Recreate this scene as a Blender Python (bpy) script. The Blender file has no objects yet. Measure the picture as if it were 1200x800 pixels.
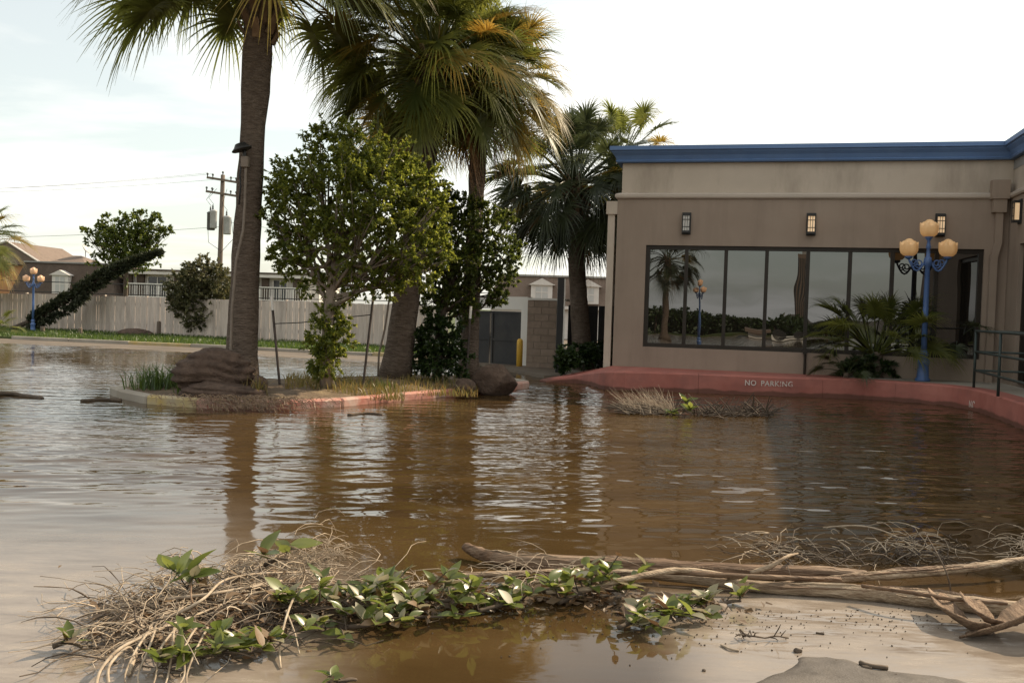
import bpy, math, random
import numpy as np
from mathutils import Vector, Matrix

# ---------------------------------------------------------------- camera, sky, sun, exposure
scene = bpy.context.scene
C = scene.collection
F_PX, CAM_H = 1100.0, 1.65
PITCH, ROLL = math.atan(38.0 / F_PX), 0.030
fwd = Vector((0, math.cos(PITCH), -math.sin(PITCH)))
up0 = Vector((0, math.sin(PITCH), math.cos(PITCH)))
X0 = Vector((1, 0, 0))
cr = X0 * math.cos(ROLL) + up0 * math.sin(ROLL)
cu = up0 * math.cos(ROLL) - X0 * math.sin(ROLL)
CAM = Vector((0, 0, CAM_H))
cam_data = bpy.data.cameras.new('camera')
cam = bpy.data.objects.new('camera', cam_data)
C.objects.link(cam)
cam_data.sensor_width = 36.0
cam_data.lens = 36.0 * F_PX / 1200.0
cam_data.clip_start = 0.1
cam_data.clip_end = 3000
M = Matrix((cr, cu, -fwd)).transposed().to_4x4()
M.translation = CAM
cam.matrix_world = M
scene.camera = cam

SUN_EL = math.radians(37)
SUN_AZ = math.atan2(0.819, 0.574)           # clockwise from +Y
sun_dir = Vector((math.sin(SUN_AZ) * math.cos(SUN_EL), math.cos(SUN_AZ) * math.cos(SUN_EL), math.sin(SUN_EL)))
sd = bpy.data.lights.new('sun', 'SUN')
sd.energy = 5.0
sd.angle = math.radians(0.6)
sd.color = (1.0, 0.82, 0.60)
sun = bpy.data.objects.new('sun', sd)
sun.rotation_euler = (-sun_dir).to_track_quat('-Z', 'Y').to_euler()
C.objects.link(sun)

world = bpy.data.worlds.new('World')
scene.world = world
world.use_nodes = True
wt = world.node_tree
wt.nodes.clear()
def wn(t, **k):
    n = wt.nodes.new(t)
    for a, b in k.items():
        setattr(n, a, b)
    return n
sky = wn('ShaderNodeTexSky', sky_type='NISHITA', sun_disc=False, sun_elevation=SUN_EL, sun_rotation=SUN_AZ,
         air_density=1.0, dust_density=2.0, ozone_density=1.0, altitude=0)
bg = wn('ShaderNodeBackground')
bg.inputs['Strength'].default_value = 0.11
tc = wn('ShaderNodeTexCoord')
sep = wn('ShaderNodeSeparateXYZ')
wt.links.new(tc.outputs['Generated'], sep.inputs[0])
def wmath(op, a, b=None, clamp=False):
    n = wn('ShaderNodeMath', operation=op, use_clamp=clamp)
    for i, v in enumerate((a, b)):
        if v is None: continue
        if isinstance(v, (int, float)): n.inputs[i].default_value = v
        else: wt.links.new(v, n.inputs[i])
    return n.outputs[0]
zz = wmath('ADD', wmath('MAXIMUM', sep.outputs[2], 0.0), 0.16)
comb = wn('ShaderNodeCombineXYZ')
wt.links.new(wmath('DIVIDE', sep.outputs[0], zz), comb.inputs[0])
wt.links.new(wmath('DIVIDE', sep.outputs[1], zz), comb.inputs[1])
ns = wn('ShaderNodeTexNoise')
ns.inputs['Scale'].default_value = 0.75
ns.inputs['Detail'].default_value = 7
ns.inputs['Roughness'].default_value = 0.55
ns.inputs['Distortion'].default_value = 0.5
mp = wn('ShaderNodeMapping')
mp.inputs['Location'].default_value = (1.7, 0.4, 0)
mp.inputs['Scale'].default_value = (0.7, 1.0, 1)
wt.links.new(comb.outputs[0], mp.inputs[0])
wt.links.new(mp.outputs[0], ns.inputs['Vector'])
cr_ = wn('ShaderNodeValToRGB')
cr_.color_ramp.elements[0].position = 0.43
cr_.color_ramp.elements[0].color = (0.46, 0.46, 0.46, 1)
cr_.color_ramp.elements[1].position = 0.62
cr_.color_ramp.elements[1].color = (0.97, 0.97, 0.97, 1)
wt.links.new(ns.outputs['Fac'], cr_.inputs[0])
mix = wn('ShaderNodeMixRGB')
# thin cloud: brighter towards the sun, as the clear sky behind it is
bw = wn('ShaderNodeRGBToBW')
wt.links.new(sky.outputs[0], bw.inputs[0])
lum = wmath('MULTIPLY_ADD', bw.outputs[0], 0.35)
lum.node.inputs[2].default_value = 8.0
ccol = wn('ShaderNodeMixRGB', blend_type='MULTIPLY')
ccol.inputs['Fac'].default_value = 1.0
ccol.inputs['Color2'].default_value = (1.0, 0.975, 0.915, 1)
wt.links.new(lum, ccol.inputs['Color1'])
wt.links.new(ccol.outputs[0], mix.inputs['Color2'])
wt.links.new(cr_.outputs[0], mix.inputs['Fac'])
tint = wn('ShaderNodeMixRGB', blend_type='MULTIPLY')
tint.inputs['Fac'].default_value = 1.0
tint.inputs['Color2'].default_value = (1.14, 1.20, 1.0, 1)
wt.links.new(sky.outputs[0], tint.inputs['Color1'])
wt.links.new(tint.outputs[0], mix.inputs['Color1'])
wt.links.new(mix.outputs[0], bg.inputs['Color'])
wo = wn('ShaderNodeOutputWorld')
wt.links.new(bg.outputs[0], wo.inputs[0])

scene.view_settings.view_transform = 'Standard'
scene.view_settings.look = 'None'
scene.view_settings.gamma = 1.0
scene.view_settings.exposure = 0.42
scene.render.engine = 'CYCLES'
scene.cycles.use_denoising = True
scene.cycles.max_bounces = 8
scene.cycles.transparent_max_bounces = 8
scene.cycles.caustics_reflective = False
scene.cycles.caustics_refractive = False

# ---------------------------------------------------------------- surveying helpers (picture point -> place)
def ray(px, py):
    return fwd * F_PX + cr * (px - 600.0) - cu * (py - 400.0)
def gp(px, py, z=0.0):
    d = ray(px, py)
    return CAM + d * ((z - CAM_H) / d.z)
def wp(px, py, dist):
    d = ray(px, py)
    return CAM + d * (dist / d.y)

# ---------------------------------------------------------------- mesh and object helpers
def shade(me, smooth):
    if smooth:
        me.polygons.foreach_set('use_smooth', [True] * len(me.polygons))
def link(name, me, mat=None, parent=None):
    o = bpy.data.objects.new(name, me)
    C.objects.link(o)
    if mat is not None and me is not None and not me.materials:
        me.materials.append(mat)
    if parent is not None:
        o.parent = parent
    return o
def tag(o, label=None, cat=None, group=None, kind=None):
    if label: o['label'] = label
    if cat: o['category'] = cat
    if group: o['group'] = group
    if kind: o['kind'] = kind
    return o
def thing(name, label, cat, loc=(0, 0, 0), rotz=0.0, group=None):
    o = bpy.data.objects.new(name, None)
    o.empty_display_size = 0.2
    C.objects.link(o)
    o.location = loc
    o.rotation_euler = (0, 0, rotz)
    return tag(o, label, cat, group)
class MB:
    def __init__(s):
        s.v, s.f = [], []
    def add(s, vs, fs):
        b = len(s.v)
        s.v += [tuple(q) for q in vs]
        s.f += [tuple(i + b for i in q) for q in fs]
        return s
    def box(s, x0, x1, y0, y1, z0, z1, mtx=None):
        vs = [Vector(p) for p in ((x0, y0, z0), (x1, y0, z0), (x1, y1, z0), (x0, y1, z0), (x0, y0, z1), (x1, y0, z1), (x1, y1, z1), (x0, y1, z1))]
        if mtx is not None: vs = [mtx @ q for q in vs]
        return s.add(vs, [(3, 2, 1, 0), (4, 5, 6, 7), (0, 1, 5, 4), (1, 2, 6, 5), (2, 3, 7, 6), (3, 0, 4, 7)])
    def bbox(s, x0, x1, y0, y1, z0, z1, b=0.01, mtx=None):
        # box with chamfered edges: 24 verts
        xs, ys, zs = (x0, x1), (y0, y1), (z0, z1)
        vs, idx = [], {}
        for i in (0, 1):
            for j in (0, 1):
                for k in (0, 1):
                    sx, sy, sz = (1, -1)[i], (1, -1)[j], (1, -1)[k]
                    for a in range(3):
                        p = [xs[i] + sx * b, ys[j] + sy * b, zs[k] + sz * b]
                        p[a] = (xs[i], ys[j], zs[k])[a]
                        idx[(i, j, k, a)] = len(vs)
                        vs.append(Vector(p))
        fs = []
        for a in range(3):
            o1, o2 = [q for q in range(3) if q != a]
            for e in (0, 1):
                q = []
                for (u, w) in ((0, 0), (1, 0), (1, 1), (0, 1)):
                    t = [0, 0, 0]; t[a] = e; t[o1] = u; t[o2] = w
                    q.append(idx[(t[0], t[1], t[2], a)])
                fs.append(q)
        for a in range(3):
            o1, o2 = [q for q in range(3) if q != a]
            for u in (0, 1):
                for w in (0, 1):
                    q = []
                    for e, ax in ((0, o1), (0, o2), (1, o2), (1, o1)):
                        t = [0, 0, 0]; t[a] = e; t[o1] = u; t[o2] = w
                        q.append(idx[(t[0], t[1], t[2], ax)])
                    fs.append(q)
        for i in (0, 1):
            for j in (0, 1):
                for k in (0, 1):
                    fs.append([idx[(i, j, k, a)] for a in range(3)])
        if mtx is not None: vs = [mtx @ q for q in vs]
        return s.add(vs, fs)
    def tube(s, pts, rad, n=8, cap=True, jit=0.0, rng=random):
        pts = [Vector(p) for p in pts]
        if isinstance(rad, (int, float)): rad = [rad] * len(pts)
        b = len(s.v)
        ref = None
        for i, p in enumerate(pts):
            t = (pts[min(i + 1, len(pts) - 1)] - pts[max(i - 1, 0)])
            if t.length < 1e-9: t = Vector((0, 0, 1))
            t.normalize()
            if ref is None:
                ref = Vector((0, 0, 1)) if abs(t.z) < 0.9 else Vector((1, 0, 0))
            u = ref - t * ref.dot(t)
            if u.length < 1e-6: u = t.orthogonal()
            u.normalize()
            w = t.cross(u)
            ref = u
            for k in range(n):
                a = 2 * math.pi * k / n
                r = rad[i] * (1 + (rng.uniform(-jit, jit) if jit else 0))
                s.v.append(tuple(p + (u * math.cos(a) + w * math.sin(a)) * r))
        for i in range(len(pts) - 1):
            for k in range(n):
                k2 = (k + 1) % n
                s.f.append((b + i * n + k, b + i * n + k2, b + (i + 1) * n + k2, b + (i + 1) * n + k))
        if cap:
            s.f.append(tuple(b + k for k in reversed(range(n))))
            s.f.append(tuple(b + (len(pts) - 1) * n + k for k in range(n)))
        return s
    def lathe(s, prof, c=(0, 0, 0), n=16, lobes=0, lob=0.0):
        b = len(s.v)
        for r, z in prof:
            for k in range(n):
                a = 2 * math.pi * k / n
                rr = r * (1 + (lob * math.cos(lobes * a) if lobes else 0))
                s.v.append((c[0] + rr * math.cos(a), c[1] + rr * math.sin(a), c[2] + z))
        for i in range(len(prof) - 1):
            for k in range(n):
                k2 = (k + 1) % n
                s.f.append((b + i * n + k, b + i * n + k2, b + (i + 1) * n + k2, b + (i + 1) * n + k))
        s.f.append(tuple(b + k for k in reversed(range(n))))
        s.f.append(tuple(b + (len(prof) - 1) * n + k for k in range(n)))
        return s
    def prism(s, poly, z0, z1):
        n = len(poly)
        vs = [(p[0], p[1], z0) for p in poly] + [(p[0], p[1], z1) for p in poly]
        fs = [tuple(reversed(range(n))), tuple(range(n, 2 * n))]
        fs += [(i, (i + 1) % n, n + (i + 1) % n, n + i) for i in range(n)]
        return s.add(vs, fs)
    def sweep(s, prof, path, closed=False):
        # prof: (out, z) points; path: 2-D points, 'out' is to the right of travel
        b = len(s.v); m = len(prof)
        for i, p in enumerate(path):
            a = Vector(path[i - 1]) if i > 0 else None
            c = Vector(path[i + 1]) if i < len(path) - 1 else None
            p2 = Vector(p)
            ns_ = []
            for q, r in ((a, p2), (p2, c)):
                if q is None or r is None: continue
                d = (r - q).normalized()
                ns_.append(Vector((d.y, -d.x)))
            nn = sum(ns_, Vector((0, 0)))
            nn.normalize()
            k = 1.0 / max(0.3, nn.dot(ns_[0]))
            for (o_, z) in prof:
                s.v.append((p2.x + nn.x * o_ * k, p2.y + nn.y * o_ * k, z))
        for i in range(len(path) - 1):
            for j in range(m - 1):
                s.f.append((b + i * m + j, b + (i + 1) * m + j, b + (i + 1) * m + j + 1, b + i * m + j + 1))
        s.f.append(tuple(b + j for j in range(m)))
        s.f.append(tuple(b + (len(path) - 1) * m + j for j in reversed(range(m))))
        return s
    def mesh(s, name, smooth=False, origin=None, rotz=0.0):
        vs = s.v
        if origin is not None:
            o = Vector(origin)
            if rotz:
                R = Matrix.Rotation(-rotz, 3, 'Z')
                vs = [tuple(R @ (Vector(q) - o)) for q in vs]
            else:
                vs = [(q[0] - o.x, q[1] - o.y, q[2] - o.z) for q in vs]
        me = bpy.data.meshes.new(name)
        me.from_pydata(vs, [], s.f)
        me.update()
        shade(me, smooth)
        return me
    def build(s, name, mat, parent=None, smooth=False, world=False):
        if world and parent is not None:
            me = s.mesh(name, smooth, parent.location, parent.rotation_euler.z)
        else:
            me = s.mesh(name, smooth)
        return link(name, me, mat, parent)
def np_mesh(name, V, Fq, smooth=False):
    # V: (n,3), Fq: (m,k) faces of equal size
    me = bpy.data.meshes.new(name)
    V = np.ascontiguousarray(V, dtype=np.float32)
    Fq = np.ascontiguousarray(Fq, dtype=np.int32)
    m, k = Fq.shape
    me.vertices.add(len(V))
    me.vertices.foreach_set('co', V.ravel())
    me.loops.add(m * k)
    me.loops.foreach_set('vertex_index', Fq.ravel())
    me.polygons.add(m)
    me.polygons.foreach_set('loop_start', np.arange(0, m * k, k, dtype=np.int32))
    me.polygons.foreach_set('loop_total', np.full(m, k, dtype=np.int32))
    if smooth:
        me.polygons.foreach_set('use_smooth', np.ones(m, dtype=bool))
    me.update(calc_edges=True)
    me.validate()
    return me
def copy_tree(o, parent=None):
    c = o.copy(); C.objects.link(c)
    c.parent = parent
    for ch in list(o.children):
        copy_tree(ch, c)
    return c

# ---------------------------------------------------------------- materials
def new_mat(name):
    m = bpy.data.materials.new(name)
    m.use_nodes = True
    nt = m.node_tree
    nt.nodes.clear()
    out = nt.nodes.new('ShaderNodeOutputMaterial')
    return m, nt, out
def c4(c): return (c[0], c[1], c[2], 1)
def mat(name, c1, c2=None, scale=4.0, rough=0.8, bump=0.0, bscale=None, metallic=0.0, spec=0.4, stretch=(1, 1, 1),
        c3=None, scale3=0.7, amt3=0.6, rand=0.0, island=0.0, lo=0.35, hi=0.65, rough2=None, stretch3=(1, 1, 1), emit=None, estr=0.0, bdist=0.02):
    m, nt, out = new_mat(name)
    N, L = nt.nodes.new, nt.links.new
    p = N('ShaderNodeBsdfPrincipled')
    L(p.outputs[0], out.inputs[0])
    p.inputs['Roughness'].default_value = rough
    p.inputs['Metallic'].default_value = metallic
    p.inputs['Specular IOR Level'].default_value = spec
    t = N('ShaderNodeTexCoord')
    mp_ = N('ShaderNodeMapping'); mp_.inputs['Scale'].default_value = stretch
    L(t.outputs['Object'], mp_.inputs[0])
    n1 = N('ShaderNodeTexNoise'); n1.inputs['Scale'].default_value = scale
    n1.inputs['Detail'].default_value = 7; n1.inputs['Roughness'].default_value = 0.6
    L(mp_.outputs[0], n1.inputs['Vector'])
    r = N('ShaderNodeValToRGB')
    r.color_ramp.elements[0].position = lo; r.color_ramp.elements[1].position = hi
    r.color_ramp.elements[0].color = c4(c1); r.color_ramp.elements[1].color = c4(c2 or c1)
    L(n1.outputs['Fac'], r.inputs[0])
    col = r.outputs[0]
    if c3 is not None:
        mp3 = N('ShaderNodeMapping'); mp3.inputs['Scale'].default_value = stretch3
        L(t.outputs['Object'], mp3.inputs[0])
        n3 = N('ShaderNodeTexNoise'); n3.inputs['Scale'].default_value = scale3; n3.inputs['Detail'].default_value = 8
        n3.inputs['Roughness'].default_value = 0.65
        L(mp3.outputs[0], n3.inputs['Vector'])
        r3 = N('ShaderNodeValToRGB'); r3.color_ramp.elements[0].position = 0.48; r3.color_ramp.elements[1].position = 0.68
        r3.color_ramp.elements[1].color = (amt3, amt3, amt3, 1)
        L(n3.outputs['Fac'], r3.inputs[0])
        mx = N('ShaderNodeMixRGB'); mx.inputs['Color2'].default_value = c4(c3)
        L(r3.outputs[0], mx.inputs['Fac']); L(col, mx.inputs['Color1'])
        col = mx.outputs[0]
    if rand or island:
        src = N('ShaderNodeObjectInfo').outputs['Random'] if rand else N('ShaderNodeNewGeometry').outputs['Random Per Island']
        k = rand or island
        mr = N('ShaderNodeMapRange'); mr.inputs['To Min'].default_value = 1 - k; mr.inputs['To Max'].default_value = 1 + k
        L(src, mr.inputs[0])
        hs = N('ShaderNodeHueSaturation'); L(mr.outputs[0], hs.inputs['Value']); L(col, hs.inputs['Color'])
        col = hs.outputs[0]
    L(col, p.inputs['Base Color'])
    if rough2 is not None:
        mr2 = N('ShaderNodeMapRange'); mr2.inputs['From Min'].default_value = 0.35; mr2.inputs['From Max'].default_value = 0.65
        mr2.inputs['To Min'].default_value = rough; mr2.inputs['To Max'].default_value = rough2
        L(n1.outputs['Fac'], mr2.inputs[0]); L(mr2.outputs[0], p.inputs['Roughness'])
    if bump:
        nb = N('ShaderNodeTexNoise'); nb.inputs['Scale'].default_value = bscale or scale * 4; nb.inputs['Detail'].default_value = 6
        L(mp_.outputs[0], nb.inputs['Vector'])
        b = N('ShaderNodeBump'); b.inputs['Strength'].default_value = bump; b.inputs['Distance'].default_value = bdist
        L(nb.outputs['Fac'], b.inputs['Height']); L(b.outputs[0], p.inputs['Normal'])
    if emit:
        p.inputs['Emission Color'].default_value = c4(emit); p.inputs['Emission Strength'].default_value = estr
    return m
def leafmat(name, c1, c2, trans=0.4, tcol=None, rough=0.4, spec=0.5, rand=0.0):
    m, nt, out = new_mat(name)
    N, L = nt.nodes.new, nt.links.new
    g = N('ShaderNodeNewGeometry')
    mx = N('ShaderNodeMixRGB'); mx.inputs['Color1'].default_value = c4(c1); mx.inputs['Color2'].default_value = c4(c2)
    if rand:
        oi = N('ShaderNodeObjectInfo')
        ad = N('ShaderNodeMath'); ad.operation = 'MULTIPLY_ADD'; ad.inputs[1].default_value = 0.35
        mul = N('ShaderNodeMath'); mul.operation = 'MULTIPLY'; mul.inputs[1].default_value = 0.65
        L(oi.outputs['Random'], mul.inputs[0]); L(g.outputs['Random Per Island'], ad.inputs[0]); L(mul.outputs[0], ad.inputs[2])
        L(ad.outputs[0], mx.inputs['Fac'])
    else:
        L(g.outputs['Random Per Island'], mx.inputs['Fac'])
    p = N('ShaderNodeBsdfPrincipled'); p.inputs['Roughness'].default_value = rough; p.inputs['Specular IOR Level'].default_value = spec
    L(mx.outputs[0], p.inputs['Base Color'])
    tr = N('ShaderNodeBsdfTranslucent')
    hs = N('ShaderNodeHueSaturation'); hs.inputs['Value'].default_value = 1.9; hs.inputs['Saturation'].default_value = 1.05
    hs.inputs['Hue'].default_value = 0.485
    L(mx.outputs[0], hs.inputs['Color']); L(hs.outputs[0], tr.inputs['Color'])
    ms = N('ShaderNodeMixShader'); ms.inputs[0].default_value = trans
    L(p.outputs[0], ms.inputs[1]); L(tr.outputs[0], ms.inputs[2]); L(ms.outputs[0], out.inputs[0])
    return m

MAT = {}
MAT['taupe'] = mat('wall_taupe', (0.300, 0.234, 0.183), (0.335, 0.264, 0.208), 1.2, 0.9, 0.35, 60, spec=0.2, c3=(0.225, 0.175, 0.138), scale3=0.9, amt3=0.5, stretch3=(2.2, 2.2, 0.28), bdist=0.006)
MAT['taupe_light'] = mat('wall_light', (0.49, 0.415, 0.335), (0.54, 0.46, 0.375), 1.0, 0.9, 0.35, 60, spec=0.2, c3=(0.26, 0.21, 0.165), scale3=0.9, amt3=0.6, stretch3=(1, 1, 0.3), bdist=0.006)
MAT['trim_light'] = mat('trim_light', (0.46, 0.395, 0.33), (0.49, 0.42, 0.35), 2, 0.8, spec=0.2)
MAT['blue_trim'] = mat('blue_trim', (0.105, 0.185, 0.355), (0.13, 0.215, 0.39), 1.5, 0.6, spec=0.3, c3=(0.10, 0.15, 0.27), scale3=1.2, amt3=0.4)
MAT['roofing'] = mat('roofing', (0.25, 0.24, 0.23), (0.3, 0.29, 0.27), 2, 0.95)
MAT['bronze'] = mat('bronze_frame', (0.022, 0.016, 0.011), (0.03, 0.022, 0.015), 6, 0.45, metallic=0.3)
MAT['blue_paint'] = mat('blue_paint', (0.070, 0.135, 0.32), (0.085, 0.16, 0.36), 6, 0.42, spec=0.5, c3=(0.06, 0.09, 0.16), scale3=5, amt3=0.5, bump=0.1, bscale=30)
MAT['black_metal'] = mat('black_metal', (0.02, 0.02, 0.02), (0.03, 0.028, 0.025), 8, 0.5)
MAT['green_rail'] = mat('green_rail', (0.035, 0.05, 0.045), (0.05, 0.065, 0.06), 6, 0.45, metallic=0.2)
MAT['red_paint'] = mat('red_paint', (0.34, 0.118, 0.092), (0.41, 0.158, 0.125), 1.6, 0.75, 0.3, 18, spec=0.25, c3=(0.25, 0.105, 0.088), scale3=1.8, amt3=0.75, bdist=0.006)
MAT['red_kerb'] = mat('red_kerb_worn', (0.40, 0.16, 0.12), (0.50, 0.27, 0.21), 3, 0.8, 0.5, 25, spec=0.25, c3=(0.50, 0.42, 0.36), scale3=2.2, amt3=0.75, bdist=0.01)
MAT['concrete'] = mat('concrete', (0.30, 0.265, 0.22), (0.40, 0.36, 0.30), 3, 0.9, 0.5, 25, spec=0.2, c3=(0.20, 0.165, 0.12), scale3=1.5, amt3=0.7, bdist=0.01)
MAT['yellow_kerb'] = mat('yellow_kerb', (0.42, 0.30, 0.10), (0.45, 0.37, 0.22), 4, 0.85, 0.4, 25, c3=(0.33, 0.28, 0.21), scale3=2.5, amt3=0.9, bdist=0.01)
MAT['white_text'] = mat('white_text', (0.72, 0.68, 0.62), (0.6, 0.5, 0.45), 12, 0.8, c3=(0.40, 0.15, 0.12), scale3=14, amt3=0.95)
MAT['white_paint'] = mat('white_paint', (0.66, 0.63, 0.58), (0.72, 0.69, 0.63), 2, 0.8, c3=(0.50, 0.46, 0.40), scale3=1.0, amt3=0.5)
MAT['block'] = mat('block', (0.22, 0.165, 0.125), (0.275, 0.21, 0.165), 5, 0.95, 0.6, 50, spec=0.15, rand=0.10, bdist=0.01)
MAT['mortar'] = mat('mortar', (0.20, 0.16, 0.13), (0.23, 0.19, 0.15), 8, 0.95)
MAT['gate'] = mat('gate_metal', (0.017, 0.017, 0.018), (0.030, 0.029, 0.028), 2, 0.6, c3=(0.05, 0.043, 0.037), scale3=2, amt3=0.6, stretch3=(1, 1, 0.4))
MAT['yellow'] = mat('yellow_paint', (0.62, 0.36, 0.045), (0.68, 0.40, 0.06), 4, 0.6, c3=(0.35, 0.2, 0.05), scale3=4, amt3=0.5)
MAT['fence'] = mat('fence_wood', (0.49, 0.41, 0.35), (0.60, 0.515, 0.45), 3, 0.9, 0.4, 30, spec=0.15, stretch=(6, 6, 0.5), c3=(0.27, 0.225, 0.20), scale3=1.1, amt3=0.6, stretch3=(2, 2, 0.3), island=0.10, bdist=0.006)
MAT['pole_wood'] = mat('pole_wood', (0.13, 0.10, 0.075), (0.18, 0.14, 0.11), 6, 0.9, 0.4, stretch=(4, 4, 0.4))
MAT['grey_metal'] = mat('grey_metal', (0.38, 0.38, 0.37), (0.45, 0.45, 0.44), 4, 0.5, c3=(0.25, 0.22, 0.19), scale3=3, amt3=0.5)
MAT['dark_metal'] = mat('dark_metal', (0.08, 0.078, 0.075), (0.11, 0.105, 0.10), 4, 0.55)
MAT['wire'] = mat('wire', (0.02, 0.02, 0.02), rough=0.7)
MAT['house_white'] = mat('house_white', (0.62, 0.575, 0.53), (0.67, 0.625, 0.58), 1.5, 0.85, c3=(0.52, 0.47, 0.42), scale3=0.8, amt3=0.5)
MAT['shingle'] = mat('shingle_brown', (0.070, 0.050, 0.038), (0.11, 0.08, 0.062), 9, 0.95, 0.5, 20, stretch=(1, 1, 3), c3=(0.13, 0.10, 0.08), scale3=1.5, amt3=0.5)
MAT['shingle_light'] = mat('shingle_tan', (0.15, 0.11, 0.085), (0.20, 0.15, 0.12), 9, 0.95, 0.5, 20, stretch=(1, 1, 3), c3=(0.11, 0.08, 0.06), scale3=1.5, amt3=0.5)
MAT['house_glass'] = mat('house_glass', (0.02, 0.022, 0.025), (0.035, 0.035, 0.035), 2, 0.08, spec=0.6)
MAT['blind'] = mat('window_blind', (0.45, 0.44, 0.42), (0.5, 0.49, 0.47), 3, 0.8, stretch=(1, 1, 12))
MAT['orange_wall'] = mat('tan_stucco', (0.42, 0.20, 0.09), (0.47, 0.24, 0.12), 3, 0.9)
MAT['rock'] = mat('rock', (0.070, 0.046, 0.034), (0.135, 0.092, 0.068), 2.2, 0.9, 0.8, 14, spec=0.25, c3=(0.035, 0.025, 0.02), scale3=3, amt3=0.8, bdist=0.05)
MAT['asphalt'] = mat('asphalt', (0.055, 0.048, 0.04), (0.085, 0.075, 0.062), 6, 0.85, 0.4, 120, spec=0.3, c3=(0.10, 0.085, 0.065), scale3=0.6, amt3=0.7, bdist=0.006)
MAT['silt_road'] = mat('silt_road', (0.115, 0.088, 0.062), (0.16, 0.125, 0.09), 0.9, 0.55, 0.3, 14, spec=0.4, c3=(0.07, 0.055, 0.04), scale3=0.8, amt3=0.8, rough2=0.85, stretch=(0.6, 2.0, 1), stretch3=(0.5, 2, 1))
MAT['soil'] = mat('soil', (0.10, 0.068, 0.042), (0.17, 0.12, 0.075), 5, 0.95, 0.7, 30, c3=(0.23, 0.17, 0.09), scale3=2.5, amt3=0.6, bdist=0.02)
MAT['lawn_soil'] = mat('lawn_base', (0.042, 0.060, 0.016), (0.065, 0.088, 0.022), 1.5, 0.95, 0.5, 30, c3=(0.10, 0.085, 0.04), scale3=0.6, amt3=0.7)
MAT['grass'] = leafmat('grass', (0.035, 0.066, 0.014), (0.075, 0.115, 0.022), 0.4)
MAT['dry_grass'] = leafmat('dry_grass', (0.22, 0.155, 0.055), (0.15, 0.15, 0.04), 0.35)
MAT['straw'] = leafmat('straw', (0.16, 0.10, 0.055), (0.30, 0.20, 0.11), 0.2)
MAT['frond'] = leafmat('palm_frond_green', (0.056, 0.076, 0.020), (0.165, 0.175, 0.040), 0.50, rough=0.42, rand=1)
MAT['frond_yellow'] = leafmat('palm_frond_yellow', (0.16, 0.145, 0.03), (0.30, 0.21, 0.05), 0.52, rough=0.5, rand=1)
MAT['frond_dead'] = leafmat('palm_frond_dead', (0.17, 0.088, 0.034), (0.26, 0.145, 0.06), 0.32, rough=0.7, rand=1)
MAT['frond_dark'] = leafmat('palm_frond_dark', (0.030, 0.042, 0.018), (0.062, 0.076, 0.030), 0.33, rough=0.4, rand=1)
MAT['palm_trunk'] = mat('palm_trunk', (0.095, 0.072, 0.056), (0.165, 0.128, 0.100), 5, 0.95, 0.9, 10, spec=0.15, stretch=(1.3, 1.3, 4.5), c3=(0.075, 0.053, 0.038), scale3=2.2, amt3=0.7, stretch3=(1, 1, 0.6), bdist=0.05)
MAT['palm_boot'] = mat('palm_boot', (0.115, 0.075, 0.048), (0.20, 0.14, 0.09), 6, 0.95, 0.6, 30, island=0.35)
MAT['bark'] = mat('bark', (0.17, 0.13, 0.10), (0.28, 0.23, 0.18), 6, 0.9, 0.6, 25, stretch=(2, 2, 0.6), c3=(0.10, 0.08, 0.06), scale3=4, amt3=0.6)
MAT['bark_dark'] = mat('bark_dark', (0.055, 0.04, 0.03), (0.10, 0.075, 0.055), 6, 0.9, 0.6, 25, stretch=(2, 2, 0.6))
MAT['leaf_a'] = leafmat('leaf_bright', (0.066, 0.096, 0.018), (0.205, 0.225, 0.042), 0.52)
MAT['leaf_b'] = leafmat('leaf_deep', (0.038, 0.060, 0.014), (0.105, 0.130, 0.025), 0.42)
MAT['leaf_c'] = leafmat('leaf_dark_conifer', (0.020, 0.028, 0.012), (0.052, 0.058, 0.026), 0.15, rough=0.7)
MAT['leaf_d'] = leafmat('leaf_olive', (0.042, 0.055, 0.020), (0.150, 0.135, 0.060), 0.3, rough=0.55)
MAT['leaf_e'] = leafmat('leaf_hedge', (0.018, 0.036, 0.010), (0.045, 0.072, 0.018), 0.3)
MAT['leaf_big'] = leafmat('leaf_glossy', (0.055, 0.085, 0.018), (0.185, 0.210, 0.055), 0.42, rough=0.3, rand=1)
MAT['leaf_pale'] = leafmat('leaf_underside', (0.19, 0.18, 0.10), (0.32, 0.29, 0.19), 0.25, rough=0.4, rand=1)
MAT['leaf_brown'] = leafmat('leaf_brown', (0.10, 0.06, 0.03), (0.20, 0.13, 0.065), 0.15, rough=0.5, rand=1)
MAT['twig_tan'] = mat('twig_tan', (0.27, 0.205, 0.14), (0.47, 0.385, 0.285), 12, 0.85, island=0.3, c3=(0.13, 0.095, 0.065), scale3=8, amt3=0.6)
MAT['twig_dark'] = mat('twig_dark', (0.055, 0.04, 0.028), (0.11, 0.08, 0.055), 12, 0.85, island=0.3)
MAT['log_pale'] = mat('log_pale', (0.25, 0.175, 0.11), (0.46, 0.36, 0.25), 5, 0.8, 1.0, 14, stretch=(0.8, 7, 7), c3=(0.10, 0.06, 0.034), scale3=2.6, amt3=0.95, stretch3=(0.6, 4, 4), bdist=0.02)
MAT['log_dark'] = mat('log_dark', (0.085, 0.048, 0.026), (0.19, 0.115, 0.065), 4, 0.75, 0.8, 10, stretch=(0.7, 6, 6), c3=(0.34, 0.25, 0.17), scale3=2.2, amt3=0.6, stretch3=(0.5, 5, 5), bdist=0.03)
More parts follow.
